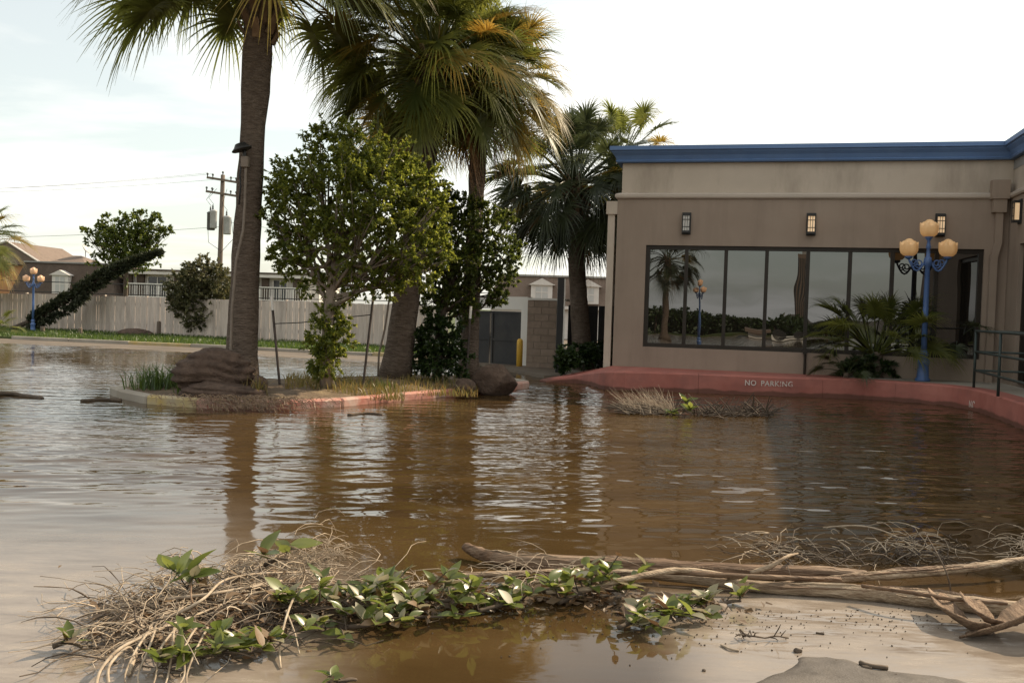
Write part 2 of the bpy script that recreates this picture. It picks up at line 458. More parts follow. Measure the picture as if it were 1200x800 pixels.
MAT['boot_dry'] = mat('dry_sheath', (0.17, 0.105, 0.062), (0.36, 0.25, 0.165), 14, 0.85, 0.9, 40, stretch=(6, 0.8, 6), c3=(0.085, 0.052, 0.03), scale3=6, amt3=0.85, stretch3=(3, .6, 3))
MAT['debris'] = mat('debris', (0.045, 0.034, 0.025), (0.11, 0.08, 0.055), 14, 0.85, 0.5, 30)
MAT['drying'] = mat('drying_asphalt', (0.055, 0.046, 0.038), (0.095, 0.080, 0.066), 9, 0.75, 0.6, 90, spec=0.35, c3=(0.13, 0.11, 0.09), scale3=3.5, amt3=0.7, rough2=0.5, bdist=0.004)
MAT['galv'] = mat('stake_metal', (0.045, 0.035, 0.03), (0.08, 0.06, 0.05), 8, 0.7)
MAT['cream'] = mat('cream_conduit', (0.16, 0.128, 0.10), (0.21, 0.17, 0.135), 8, 0.7)
MAT['globe'] = mat('amber_globe', (0.56, 0.37, 0.19), (0.64, 0.45, 0.25), 5, 0.35, emit=(1.0, 0.50, 0.17), estr=0.13)
MAT['globe_day'] = mat('amber_globe_sunlit', (0.70, 0.42, 0.25), (0.75, 0.47, 0.30), 5, 0.4, emit=(1.0, 0.5, 0.2), estr=0.05)
MAT['lamp_glass_on'] = mat('lamp_glass_lit', (0.75, 0.62, 0.46), (0.8, 0.67, 0.5), 8, 0.3, emit=(1.0, 0.62, 0.30), estr=0.28)
MAT['lamp_glass_off'] = mat('lamp_glass_white', (0.60, 0.57, 0.52), (0.65, 0.62, 0.57), 8, 0.3)

# ---------------------------------------------------------------- water and glass materials
def water_mat():
    m, nt, out = new_mat('flood_water')
    N, L = nt.nodes.new, nt.links.new
    p = N('ShaderNodeBsdfPrincipled'); L(p.outputs[0], out.inputs[0])
    p.inputs['Roughness'].default_value = 0.035
    p.inputs['IOR'].default_value = 1.33
    p.inputs['Specular IOR Level'].default_value = 0.5
    t = N('ShaderNodeTexCoord')
    mp1 = N('ShaderNodeMapping'); mp1.inputs['Scale'].default_value = (0.35, 0.8, 1)
    L(t.outputs['Object'], mp1.inputs[0])
    n1 = N('ShaderNodeTexNoise'); n1.inputs['Scale'].default_value = 1.3; n1.inputs['Detail'].default_value = 5
    L(mp1.outputs[0], n1.inputs['Vector'])
    r = N('ShaderNodeValToRGB')
    r.color_ramp.elements[0].position = 0.32; r.color_ramp.elements[1].position = 0.68
    r.color_ramp.elements[0].color = (0.042, 0.0245, 0.0095, 1); r.color_ramp.elements[1].color = (0.074, 0.045, 0.0180, 1)
    L(n1.outputs['Fac'], r.inputs[0])
    # pale silt showing through where the water is only a film
    mx = N('ShaderNodeMixRGB'); 
    ns_ = N('ShaderNodeTexNoise'); ns_.inputs['Scale'].default_value = 3.0; ns_.inputs['Detail'].default_value = 9; ns_.inputs['Roughness'].default_value = 0.7
    mps = N('ShaderNodeMapping'); mps.inputs['Scale'].default_value = (0.7, 2.2, 1)
    L(t.outputs['Object'], mps.inputs[0]); L(mps.outputs[0], ns_.inputs['Vector'])
    rs = N('ShaderNodeValToRGB'); rs.color_ramp.elements[0].position = 0.34; rs.color_ramp.elements[1].position = 0.66
    rs.color_ramp.elements[0].color = (0.165, 0.132, 0.102, 1); rs.color_ramp.elements[1].color = (0.285, 0.242, 0.200, 1)
    L(ns_.outputs['Fac'], rs.inputs[0]); L(rs.outputs[0], mx.inputs['Color2'])
    L(r.outputs[0], mx.inputs['Color1'])
    at = N('ShaderNodeAttribute'); at.attribute_name = 'shoal'
    L(at.outputs['Fac'], mx.inputs['Fac']); L(mx.outputs[0], p.inputs['Base Color'])
    mr = N('ShaderNodeMapRange'); mr.inputs['From Min'].default_value = 0.42; mr.inputs['From Max'].default_value = 0.62
    mr.inputs['To Max'].default_value = 0.30; L(ns_.outputs['Fac'], mr.inputs[0])
    mu = N('ShaderNodeMath'); mu.operation = 'MULTIPLY_ADD'; mu.inputs[2].default_value = 0.035
    L(mr.outputs[0], mu.inputs[0]); L(at.outputs['Fac'], mu.inputs[1]); L(mu.outputs[0], p.inputs['Roughness'])
    mp2 = N('ShaderNodeMapping'); mp2.inputs['Scale'].default_value = (3.0, 8.0, 1)
    L(t.outputs['Object'], mp2.inputs[0])
    n2 = N('ShaderNodeTexNoise'); n2.inputs['Scale'].default_value = 1.0; n2.inputs['Detail'].default_value = 2
    L(mp2.outputs[0], n2.inputs['Vector'])
    b = N('ShaderNodeBump'); b.inputs['Distance'].default_value = 0.03
    ac = N('ShaderNodeAttribute'); ac.attribute_name = 'chop'; L(ac.outputs['Fac'], b.inputs['Strength'])
    L(n2.outputs['Fac'], b.inputs['Height']); L(b.outputs[0], p.inputs['Normal'])
    return m
def glass_mat():
    m, nt, out = new_mat('tinted_glass')
    N, L = nt.nodes.new, nt.links.new
    p = N('ShaderNodeBsdfPrincipled'); L(p.outputs[0], out.inputs[0])
    p.inputs['Base Color'].default_value = (0.012, 0.010, 0.008, 1)
    p.inputs['Roughness'].default_value = 0.0
    p.inputs['IOR'].default_value = 2.2
    t = N('ShaderNodeTexCoord')
    n = N('ShaderNodeTexNoise'); n.inputs['Scale'].default_value = 1.1; n.inputs['Detail'].default_value = 1
    L(t.outputs['Object'], n.inputs['Vector'])
    b = N('ShaderNodeBump'); b.inputs['Strength'].default_value = 0.06; b.inputs['Distance'].default_value = 0.05
    L(n.outputs['Fac'], b.inputs['Height']); L(b.outputs[0], p.inputs['Normal'])
    return m
def kerb_mat():
    # red paint with a dark wet tide mark along the water
    m = MAT['red_paint'].copy(); m.name = 'red_kerb_wall'
    nt = m.node_tree; N, L = nt.nodes.new, nt.links.new
    p = next(n for n in nt.nodes if n.type == 'BSDF_PRINCIPLED')
    src = p.inputs['Base Color'].links[0].from_socket
    t = N('ShaderNodeTexCoord'); s = N('ShaderNodeSeparateXYZ'); L(t.outputs['Object'], s.inputs[0])
    n = N('ShaderNodeTexNoise'); n.inputs['Scale'].default_value = 2.5; n.inputs['Detail'].default_value = 6; L(t.outputs['Object'], n.inputs['Vector'])
    a = N('ShaderNodeMath'); a.operation = 'MULTIPLY_ADD'; a.inputs[1].default_value = -0.12; L(n.outputs['Fac'], a.inputs[0]); L(s.outputs[2], a.inputs[2])
    r = N('ShaderNodeValToRGB'); r.color_ramp.elements[0].position = 0.0; r.color_ramp.elements[0].color = (.75, .75, .75, 1)
    r.color_ramp.elements[1].position = 0.035; r.color_ramp.elements[1].color = (0, 0, 0, 1)
    L(a.outputs[0], r.inputs[0])
    mx = N('ShaderNodeMixRGB'); mx.inputs['Color2'].default_value = (0.085, 0.045, 0.03, 1)
    L(src, mx.inputs['Color1']); L(r.outputs[0], mx.inputs['Fac']); L(mx.outputs[0], p.inputs['Base Color'])
    return m
MAT['red_kerb_wall'] = kerb_mat()
MAT['water'] = water_mat()
MAT['glass'] = glass_mat()

# ---------------------------------------------------------------- setting: ground, water, road, lawn
tag(MB().add([(-1500, -1500, -0.4), (1500, -1500, -0.4), (1500, 1500, -0.4), (-1500, 1500, -0.4)], [(0, 1, 2, 3)]).build('ground', MAT['asphalt']), kind='structure')

def smooth(a, b, x):
    t = np.clip((x - a) / (b - a), 0, 1)
    return t * t * (3 - 2 * t)
def spaced(segs):
    out = [segs[0][0]]
    for a, b, d in segs:
        n = max(1, int(round((b - a) / d)))
        out += list(a + (b - a) * (np.arange(1, n + 1) / n))
    return np.array(out)
def make_water():
    xs = spaced([(-120, -40, 20), (-40, -22, 0.5), (-22, -11, 0.11), (-11, -3.5, 0.052), (-3.5, 3.5, 0.04), (3.5, 9.5, 0.05), (9.5, 14, 0.2), (14, 60, 10)])
    ys = spaced([(-90, -10, 20), (-10, 2, 1.0), (2, 2.6, 0.2), (2.6, 10, 0.027), (10, 20, 0.042), (20, 34, 0.085), (34, 36, 0.5)])
    Xg, Yg = np.meshgrid(xs, ys)
    rng = np.random.default_rng(11)
    Z = np.zeros_like(Xg)
    # slow patches of calmer and rougher water
    patch = np.zeros_like(Xg)
    for i in range(9):
        a = rng.uniform(0, 2 * math.pi); w = rng.uniform(0.25, 0.9)
        patch += np.sin(Xg * math.cos(a) * w * 0.6 + Yg * math.sin(a) * w + rng.uniform(0, 6.3))
    patch = np.clip(0.75 + 0.16 * patch, 0.25, 1.4)
    amp = (0.04 + 0.96 * smooth(5.2, 9.0, Yg - 0.10 * np.maximum(Xg, 0) + 0.12 * np.minimum(Xg + 2, 0))) * patch
    amp *= 1.0 + 0.2 * smooth(-3, 3, Xg) * smooth(9, 13, Yg)
    amp *= smooth(-21, -18, Xg) * smooth(2.4, 3.0, Yg) * (1 - smooth(33, 35, Yg)) * (1 - smooth(9.4, 11, Xg))
    fine = 1 - smooth(9, 22, Yg)
    for i in range(64):
        lam = 0.12 * (0.75 / 0.12) ** rng.uniform()
        a = math.pi / 2 + rng.normal(0, 0.30) + 0.12
        k = 2 * math.pi / lam
        s = 0.0135 * (lam / 0.4) ** 0.15
        fac = fine if lam < 0.2 else 1.0
        # slight crest bending
        ph = k * (Xg * math.cos(a) + Yg * math.sin(a)) + 1.2 * np.sin(0.55 * Xg + rng.uniform(0, 6.3)) + rng.uniform(0, 6.3)
        Z += (s / k) * np.sin(ph) * fac
    Z *= amp
    ny, nx = Xg.shape
    V = np.stack([Xg.ravel(), Yg.ravel(), Z.ravel()], 1)
    idx = np.arange(nx * ny).reshape(ny, nx)
    Fq = np.stack([idx[:-1, :-1], idx[:-1, 1:], idx[1:, 1:], idx[1:, :-1]], -1).reshape(-1, 4)
    me = np_mesh('water', V, Fq, True)
    # how thin the water is over the silt (0 deep, 1 a film)
    nz = np.zeros_like(Xg)
    for i in range(14):
        a = rng.uniform(0, 2 * math.pi); w = rng.uniform(0.8, 5.0)
        nz += np.sin(Xg * math.cos(a) * w + Yg * math.sin(a) * w + rng.uniform(0, 6.3)) / w
    nz *= 0.25
    left = smooth(8.4, 5.4, Yg + 0.35 * (Xg + 2.5) * (Xg > -2.5) + nz) * smooth(-0.75, -1.5, Xg + nz * 0.6)
    right = smooth(5.75, 5.2, Yg + nz * 0.5 - 0.05 * Xg) * smooth(0.25, 0.9, Xg + nz * 0.5)
    shoal = np.clip(left + right, 0, 1).ravel()
    at = me.attributes.new('shoal', 'FLOAT', 'POINT')
    at.data.foreach_set('value', shoal.astype(np.float32))
    at = me.attributes.new('chop', 'FLOAT', 'POINT')
    at.data.foreach_set('value', (0.03 + 0.6 * np.clip(amp, 0, 1.2) * smooth(6, 14, Yg) + 0.55 * np.exp(-(((Xg - 2.0 + nz) / 0.75) ** 2 + ((Yg - 5.15 + 0.2 * (Xg - 2) + nz * .4) / 0.28) ** 2)) + 0.3 * np.exp(-(((Xg - 0.6 + nz) / 0.5) ** 2 + ((Yg - 4.75 + nz * .4) / 0.35) ** 2))).ravel().astype(np.float32))
    o = link('water', me, MAT['water'])
    tag(o, kind='structure')
make_water()

# far shore: silted road strip, kerb, lawn
kerb_line = [Vector((-60, 45.6)), Vector((-18.0, 33.9)), Vector((-10.9, 32.0)), Vector((-4.4, 30.0)), Vector((-1.6, 29.0))]
def offset(line, d):
    out = []
    for i, p in enumerate(line):
        t = (line[min(i + 1, len(line) - 1)] - line[max(i - 1, 0)]).normalized()
        out.append(p + Vector((-t.y, t.x)) * d)
    return out
near = offset(kerb_line, -3.6)
sh = MB()
rng = random.Random(3)
cols = []
for i in range(len(kerb_line) - 1):
    n = max(2, int((kerb_line[i + 1] - kerb_line[i]).length / 0.8))
    for k in range(n):
        cols.append((near[i].lerp(near[i + 1], k / n), kerb_line[i].lerp(kerb_line[i + 1], k / n)))
for (a, b) in cols:
    w = rng.uniform(-0.5, 0.5)
    for t, z in ((0, -0.06), (0.2 + 0.1 * w, -0.012), (0.45 + 0.1 * w, 0.008), (1.0, 0.03)):
        q = a.lerp(b, t)
        sh.v.append((q.x, q.y, z))
for i in range(len(cols) - 1):
    for j in range(3):
        sh.f.append((i * 4 + j, (i + 1) * 4 + j, (i + 1) * 4 + j + 1, i * 4 + j + 1))
tag(sh.build('road', MAT['silt_road'], smooth=True), kind='structure')
lawn_poly = offset(kerb_line, 0.05) + [Vector((-1.6, 60)), Vector((400, 60)), Vector((400, 900)), Vector((-600, 900)), Vector((-600, 45.6))]
lawn = tag(MB().prism(lawn_poly, -0.3, 0.10).build('lawn', MAT['lawn_soil']), kind='structure')
back_poly = [(-1.6, 28.9), (0.1, 24.4), (0.8, 22.6), (2.2, 22.9), (3.5, 30), (60, 30), (60, 62), (-1.6, 62)]
tag(MB().prism(back_poly, -0.3, 0.07).build('service_yard', MAT['silt_road']), kind='structure')
# kerb stones of the far lawn (each one a piece)
kroot = thing('lawn_kerb', None, None); tag(kroot, kind='structure')
rng = random.Random(5)
for i in range(1, len(kerb_line) - 1):
    a, b = kerb_line[i], kerb_line[i + 1]
    n = int((b - a).length / 2.0)
    ang = math.atan2((b - a).y, (b - a).x)
    L_ = (b - a).length / n
    for k in range(n):
        c = a.lerp(b, (k + 0.5) / n)
        mt = MAT['yellow_kerb'] if rng.random() < 0.35 else MAT['concrete']
        m_ = MB().bbox(-L_ / 2 + 0.006, L_ / 2 - 0.006, -0.14, 0.03, -0.1, 0.135 + rng.uniform(-0.01, 0.01), 0.02, Matrix.Translation((c.x, c.y, 0)) @ Matrix.Rotation(ang + rng.uniform(-.006, .006), 4, 'Z'))
        m_.build('kerb_stone', mt, kroot)

# ---------------------------------------------------------------- grass helper
def blades(name, pts, hmin, hmax, wd, mt, parent=None, lean=0.5, seed=1, origin=None):
    r = np.random.default_rng(seed)
    P = np.array(pts, dtype=float)
    n = len(P)
    h = r.uniform(hmin, hmax, n)
    a = r.uniform(0, 2 * math.pi, n); la = r.uniform(0, 2 * math.pi, n)
    ln = r.uniform(0.05, lean, n) * h
    w = wd * r.uniform(0.6, 1.3, n)
    sx, sy = np.cos(a) * w, np.sin(a) * w
    dx, dy = np.cos(la) * ln, np.sin(la) * ln
    V = np.zeros((n, 5, 3))
    V[:, 0] = P + np.stack([sx, sy, 0 * sx], 1)
    V[:, 1] = P - np.stack([sx, sy, 0 * sx], 1)
    mid = P + np.stack([dx * 0.3, dy * 0.3, h * 0.6], 1)
    V[:, 2] = mid - np.stack([sx, sy, 0 * sx], 1) * 0.8
    V[:, 3] = mid + np.stack([sx, sy, 0 * sx], 1) * 0.8
    V[:, 4] = P + np.stack([dx, dy, h], 1)
    if origin is not None: V -= np.array(origin)
    b = np.arange(n)[:, None] * 5
    T = np.concatenate([b + np.array([0, 1, 2]), b + np.array([0, 2, 3]), b + np.array([3, 2, 4])], 0)
    return link(name, np_mesh(name, V.reshape(-1, 3), T), mt, parent)
rng = random.Random(8)
pts = []
for _ in range(24000):
    t = rng.uniform(0, 1)
    x = -27 + 25.5 * t
    yk = np.interp(x, [p.x for p in kerb_line], [p.y for p in kerb_line])
    yf = 41.0 - (x + 18.6) * 6.0 / 13.5
    y = yk + 0.15 + (yf - yk - 0.15) * rng.random()
    if math.sin(x * 0.9 + 1) + math.sin(y * 1.3 + x * .4) < -0.9 and rng.random() < 0.6: continue
    pts.append((x, y, 0.10))
tag(blades('lawn_grass', pts, 0.05, 0.17, 0.012, MAT['grass'], lean=0.8, seed=4), 'short green grass on the verge before the pale plank fence', 'grass', kind='stuff')

# ---------------------------------------------------------------- island with the palms
isl = [gp(140, 466), gp(172, 473), gp(230, 477.5), gp(340, 479), gp(400, 476), gp(470, 469), gp(540, 463), gp(600, 457)]
front = [Vector((p.x, p.y)) for p in isl]
backl = [front[-1] + Vector((0.35, 0.8)), front[-1] + Vector((-0.4, 2.3)), front[-3] + Vector((-0.7, 3.4)), front[3] + Vector((-0.9, 3.2)), front[2] + Vector((-1.0, 2.6)), front[0] + Vector((-0.45, 1.3)), front[0] + Vector((-0.35, 0.5))]
outline = front + backl
def dens(poly, step):
    out = []
    n = len(poly)
    for i in range(n):
        a, b = poly[i], poly[(i + 1) % n]
        k = max(1, int((b - a).length / step))
        out += [a.lerp(b, j / k) for j in range(k)]
    return out
cx = sum((p.x for p in outline)) / len(outline); cy = sum((p.y for p in outline)) / len(outline)
bed = MB()
ring = dens(outline, 0.35)
levels = [(1.0, -0.1), (1.0, 0.08), (0.93, 0.11), (0.75, 0.17), (0.5, 0.22), (0.25, 0.25)]
rng = random.Random(12)
for s_, z in levels:
    for p in ring:
        bed.v.append((cx + (p.x - cx) * s_, cy + (p.y - cy) * s_, z + (rng.uniform(-0.02, 0.03) if s_ < .95 else 0)))
n = len(ring)
for i in range(len(levels) - 1):
    for k in range(n):
        bed.f.append((i * n + k, i * n + (k + 1) % n, (i + 1) * n + (k + 1) % n, (i + 1) * n + k))
bed.f.append(tuple((len(levels) - 1) * n + k for k in range(n)))
island = tag(bed.build('planting_island', MAT['soil'], smooth=True), kind='structure')
path = front + [backl[0]] + backl[1:]
path = path + [path[0]]
for i in range(len(path) - 1):
    a, b = path[i], path[i + 1]
    k = max(1, int(round((b - a).length / 1.1)))
    for j in range(k):
        p, q = a.lerp(b, j / k), a.lerp(b, (j + 1) / k)
        d = q - p
        mt = MAT['concrete'] if i == 0 or i > 7 else (MAT['yellow_kerb'] if i == 1 and j == 0 else MAT['red_kerb'])
        c = (p + q) / 2
        top = 0.135 + rng.uniform(-0.012, 0.012)
        MB().bbox(-d.length / 2 + 0.004, d.length / 2 - 0.004, -0.03, 0.15, -0.15, top, 0.03,
                  Matrix.Translation((c.x, c.y, 0)) @ Matrix.Rotation(math.atan2(d.y, d.x) + rng.uniform(-.01, .01), 4, 'Z')).build('kerb_stone', mt, island)
def iz(x, y):
    # height of the bed at a place on it
    best = 0.0
    for s_, z in levels[1:]:
        best = z
    dx, dy = x - cx, y - cy
    r = 1.0
    for i in range(len(outline)):
        a, b = outline[i], outline[(i + 1) % len(outline)]
        e = b - a
        den = dx * e.y - dy * e.x
        if abs(den) < 1e-9: continue
        t = ((a.x - cx) * e.y - (a.y - cy) * e.x) / den
        u = ((a.x - cx) * dy - (a.y - cy) * dx) / den
        if t > 0 and 0 <= u <= 1: r = 1.0 / t
    return float(np.interp(r, [0.25, 0.5, 0.75, 0.93, 1.0], [0.25, 0.22, 0.17, 0.11, 0.08]))

# ---------------------------------------------------------------- the building
ROT = -math.radians(14.0)
e1 = Vector((math.cos(ROT), math.sin(ROT), 0)); e2 = Vector((-math.sin(ROT), math.cos(ROT), 0))
PZ = 0.40
P0 = gp(717.5, 428, PZ); P0.z = 0
def fs(px, py):
    d = ray(px, py)
    t = (P0 - CAM).dot(e2) / d.dot(e2)
    q = CAM + d * t - P0
    return q.dot(e1), (CAM + d * t).z
bld = thing('restaurant_building', 'taupe stucco building with blue cornice and long dark window band', 'building', P0, ROT)
S_W = fs(1183, 250)[0]
Z_TOP = fs(950, 170)[1]; Z_C0 = fs(950, 189)[1]; Z_B1 = fs(950, 227)[1]; Z_B0 = fs(950, 233)[1]
wx0 = fs(755, 350)[0]; wx1 = fs(1151, 350)[0]; wz1 = fs(950, 289.5)[1]; wz0 = fs(950, 413.5)[1]
print('BLD', S_W, Z_TOP, Z_C0, Z_B1, wx0, wx1, wz0, wz1)
DEP, WING = 9.0, 9.6
# main wall with the window opening, lower storey
mb = MB()
mb.box(0, wx0, 0, 0.3, 0, Z_B0); mb.box(wx1, S_W, 0, 0.3, 0, Z_B0)
mb.box(wx0, wx1, 0, 0.3, 0, wz0); mb.box(wx0, wx1, 0, 0.3, wz1, Z_B0)
mb.box(0, 0.3, 0.3, DEP, 0, Z_B0)
mb.build('wall', MAT['taupe'], bld)
MB().box(0.08, S_W + 9, 0.06, 0.34, Z_B0 + 0.001, Z_C0 - 0.004).box(0.08, 0.34, 0.34, DEP, Z_B0 + 0.001, Z_C0 - 0.004).build('parapet', MAT['taupe_light'], bld)
# wing on the right that comes forward
dw0, dw1 = -2.2, -5.5
mb = MB()
mb.box(S_W, S_W + 9, -0.9, 0, 0, Z_B0); mb.box(S_W, S_W + 9, -WING, -4.6, 0, Z_B0)
mb.box(S_W, S_W + 9, -4.6, -0.9, wz1 + 0.05, Z_B0); mb.box(S_W + 0.3, S_W + 9, -4.6, -0.9, 0, wz1 + 0.05)
mb.build('wing_wall', MAT['taupe'], bld)
MB().box(S_W + 0.06, S_W + 9, -WING, 0.04, Z_B0 + 0.001, Z_C0 - 0.004).build('wing_parapet', MAT['taupe_light'], bld)
dr = MB().box(S_W + 0.16, S_W + 0.28, -4.6, -0.9, 0.45, wz1 + 0.04).build('wing_window', MAT['glass'], bld)
MB().box(S_W + 0.08, S_W + 0.2, -0.98, -0.9, 0.45, wz1 + 0.04).box(S_W + 0.08, S_W + 0.2, -4.6, -4.52, 0.45, wz1 + 0.04).box(S_W + 0.08, S_W + 0.2, -4.52, -0.98, wz1 - 0.05, wz1 + 0.04).build('window_frame', MAT['bronze'], bld)
MB().box(0.2, S_W + 0.05, 0.2, DEP, Z_C0 - 0.2, Z_C0).box(S_W + 0.05, S_W + 8.8, -WING + 0.1, DEP, Z_C0 - 0.21, Z_C0 - 0.01).build('roof', MAT['roofing'], bld)
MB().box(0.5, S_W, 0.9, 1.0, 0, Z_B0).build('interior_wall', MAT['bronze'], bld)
pathc = [(0.0, DEP), (0.0, 0.0), (S_W, 0.0), (S_W, -WING), (S_W + 9, -WING)]
H = Z_TOP - Z_C0
prof = [(-0.3, Z_C0), (0.05, Z_C0), (0.07, Z_C0 + 0.10 * H), (0.05, Z_C0 + 0.16 * H), (0.09, Z_C0 + 0.42 * H), (0.15, Z_C0 + 0.62 * H), (0.16, Z_C0 + 0.70 * H), (0.20, Z_C0 + 0.74 * H), (0.20, Z_TOP), (-0.3, Z_TOP)]
prof2 = [(o_, z) for o_, z in prof]
# 'out' must point away from the wall: travel so that it lies to the right
MB().sweep(prof2, pathc[::-1][::-1] if False else [pathc[i] for i in range(len(pathc))]).build('cornice', MAT['blue_trim'], bld)
hb = Z_B1 - Z_B0
MB().sweep([(-0.06, Z_B0), (0.035, Z_B0), (0.06, Z_B0 + 0.3 * hb), (0.06, Z_B0 + 0.8 * hb), (0.03, Z_B1), (-0.06, Z_B1 + 0.03)], pathc).build('belt_moulding', MAT['trim_light'], bld)
# window band
fr = MB()
fw = 0.09
fr.box(wx0, wx1, 0.06, 0.2, wz0, wz0 + fw).box(wx0, wx1, 0.06, 0.2, wz1 - fw, wz1)
fr.box(wx0, wx0 + fw, 0.062, 0.198, wz0 + fw, wz1 - fw).box(wx1 - fw, wx1, 0.062, 0.198, wz0 + fw, wz1 - fw)
fr.build('window_frame', MAT['bronze'], bld)
mull = [fs(x, 350)[0] for x in (802.5, 849, 897, 945.5, 995, 1045, 1097)]
for s_ in mull:
    MB().box(s_ - 0.04, s_ + 0.04, 0.07, 0.19, wz0 + fw, wz1 - fw).build('mullion', MAT['bronze'], bld)
edges = [wx0 + fw] + mull + [wx1 - fw]
rng = random.Random(2)
for i in range(len(edges) - 1):
    a, b = edges[i] + (0.04 if i else 0), edges[i + 1] - (0.04 if i < len(edges) - 2 else 0)
    t = rng.uniform(-0.0015, 0.0015)
    mb = MB().box(a, b, 0.125, 0.14, wz0 + fw, wz1 - fw)
    mb.v = [(x, y + (x - a) * t, z) for x, y, z in mb.v]
    mb.build('pane', MAT['glass'], bld)
# hose tap pipe below the window, downspouts with leader heads
sp, zp = fs(943, 425)
MB().tube([(sp, -0.05, 0.3), (sp, -0.05, zp + 0.28)], 0.028, 8).box(sp - 0.05, sp + 0.03, -0.1, -0.001, zp + 0.2, zp + 0.27).build('tap_pipe', MAT['bronze'], bld)
mb = MB().box(-0.26, -0.002, -0.02, 0.3, Z_B0 - 0.36, Z_B0 - 0.06).box(-0.22, -0.06, 0.02, 0.16, 0.3, Z_B0 - 0.36)
mb.build('downspout', MAT['taupe_light'], bld)
mb = MB().box(S_W - 0.40, S_W - 0.06, -0.24, -0.002, Z_B0 - 0.02, Z_B1 + 0.26)
mb.box(S_W - 0.36, S_W - 0.10, -0.20, -0.012, Z_B0 - 0.30, Z_B0 - 0.02)
mb.box(S_W - 0.29, S_W - 0.15, -0.15, -0.015, Z_B0 - 0.95, Z_B0 - 0.30)
mb.add([(S_W - 0.29, -0.15, Z_B0 - 0.95), (S_W - 0.15, -0.15, Z_B0 - 0.95), (S_W - 0.15, -0.015, Z_B0 - 0.95), (S_W - 0.29, -0.015, Z_B0 - 0.95),
        (S_W - 0.36, -0.15, Z_B0 - 1.25), (S_W - 0.22, -0.15, Z_B0 - 1.25), (S_W - 0.22, -0.015, Z_B0 - 1.25), (S_W - 0.36, -0.015, Z_B0 - 1.25)],
       [(0, 1, 5, 4), (1, 2, 6, 5), (2, 3, 7, 6), (3, 0, 4, 7)])
mb.box(S_W - 0.36, S_W - 0.22, -0.15, -0.015, 0.3, Z_B0 - 1.25)
mb.build('downspout', MAT['taupe'], bld)

# wall lights
def wall_light(loc, rotz, lit, label):
    t = thing('wall_light', label, 'wall lamp', loc, rotz, 'lantern lights along the taupe wall')
    MB().box(-0.10, 0.10, -0.03, 0, -0.25, 0.25).build('back_plate', MAT['black_metal'], t)
    g = MB().box(-0.07, 0.07, -0.13, -0.032, -0.17, 0.17).build('lamp_glass', MAT['lamp_glass_on'] if lit else MAT['lamp_glass_off'], t)
    f = MB()
    for x in (-0.09, 0.075):
        f.box(x, x + 0.015, -0.15, -0.135, -0.22, 0.22).box(x, x + 0.015, -0.045, -0.031, -0.22, 0.22)
    f.box(-0.075, 0.075, -0.148, -0.033, 0.17, 0.22).box(-0.075, 0.075, -0.148, -0.033, -0.22, -0.17)
    f.box(-0.074, 0.074, -0.139, -0.131, 0.075, 0.09).box(-0.074, 0.074, -0.139, -0.131, -0.09, -0.075)
    f.box(-0.03, -0.02, -0.1385, -0.1315, -0.17, 0.17).box(0.02, 0.03, -0.1385, -0.1315, -0.17, 0.17)
    f.build('cage', MAT['black_metal'], t)
for (px, py, lit, lab) in ((804.5, 262, False, 'small white glass wall lantern nearest the left corner of the taupe building'),
                           (950.5, 263, True, 'glowing black caged wall lantern above the middle of the long window'),
                           (1101.5, 264, True, 'lit caged wall lantern just behind the tall blue lamp post')):
    s_, z = fs(px, py)
    wall_light(P0 + e1 * s_ - e2 * 0.003 + Vector((0, 0, z)), ROT, lit, lab)
d = ray(1196.5, 248)
t_ = (P0 + e1 * S_W - CAM).dot(e1) / d.dot(e1)
q = CAM + d * t_ - e1 * 0.003
wall_light(q, ROT - math.pi / 2, True, 'lit wall lantern on the side wing at the right edge of the picture')

# ---------------------------------------------------------------- raised red kerb in front of the building
top_px = [(640, 446.5, 0.03), (662, 441, 0.14), (690, 437, 0.26), (720, 435, 0.40), (800, 437, 0.40), (900, 441, 0.40), (1000, 444, 0.40), (1050, 447, 0.40), (1100, 450.5, 0.40), (1140, 455.5, 0.40), (1170, 463, 0.40), (1200, 472.5, 0.40)]
kp = [gp(a, b, c) for a, b, c in top_px]
kp += [Vector((7.75, 13.2, 0.40)), Vector((7.3, 11.6, 0.40)), Vector((6.9, 10.0, 0.40)), Vector((7.4, 9.0, .4)), Vector((16, 6.5, .4))]
# smooth the line
def catmull(P, m=5):
    out = []
    for i in range(len(P) - 1):
        p0, p1, p2, p3 = P[max(i - 1, 0)], P[i], P[i + 1], P[min(i + 2, len(P) - 1)]
        for k in range(m):
            t = k / m
            out.append(0.5 * ((2 * p1) + (p2 - p0) * t + (2 * p0 - 5 * p1 + 4 * p2 - p3) * t * t + (3 * p1 - p0 - 3 * p2 + p3) * t ** 3))
    out.append(P[-1])
    return out
kp = catmull(kp, 5)
mb = MB(); m_ = 6
pv = MB()
inner = []
for i, p in enumerate(kp):
    t = (kp[min(i + 1, len(kp) - 1)] - kp[max(i - 1, 0)]); t.z = 0; t.normalize()
    o_ = Vector((t.y, -t.x, 0))
    w = 0.32
    for (a, z) in ((0.05, -0.2), (0.035, p.z * 0.5), (0.02, p.z - 0.03), (-0.02, p.z), (-w, p.z + 0.004), (-w, -0.2)):
        mb.v.append(tuple(p + o_ * a + Vector((0, 0, z - p.z))))
    inner.append(p - o_ * (w - 0.01) )
for i in range(len(kp) - 1):
    for j in range(m_ - 1):
        mb.f.append((i * m_ + j, (i + 1) * m_ + j, (i + 1) * m_ + j + 1, i * m_ + j + 1))
kv = list(mb.v)
kerb = thing('raised_kerb', 'long red painted kerb wall curving in front of the taupe building', 'kerb', (kp[0].x, kp[0].y, 0))
SEG = 7
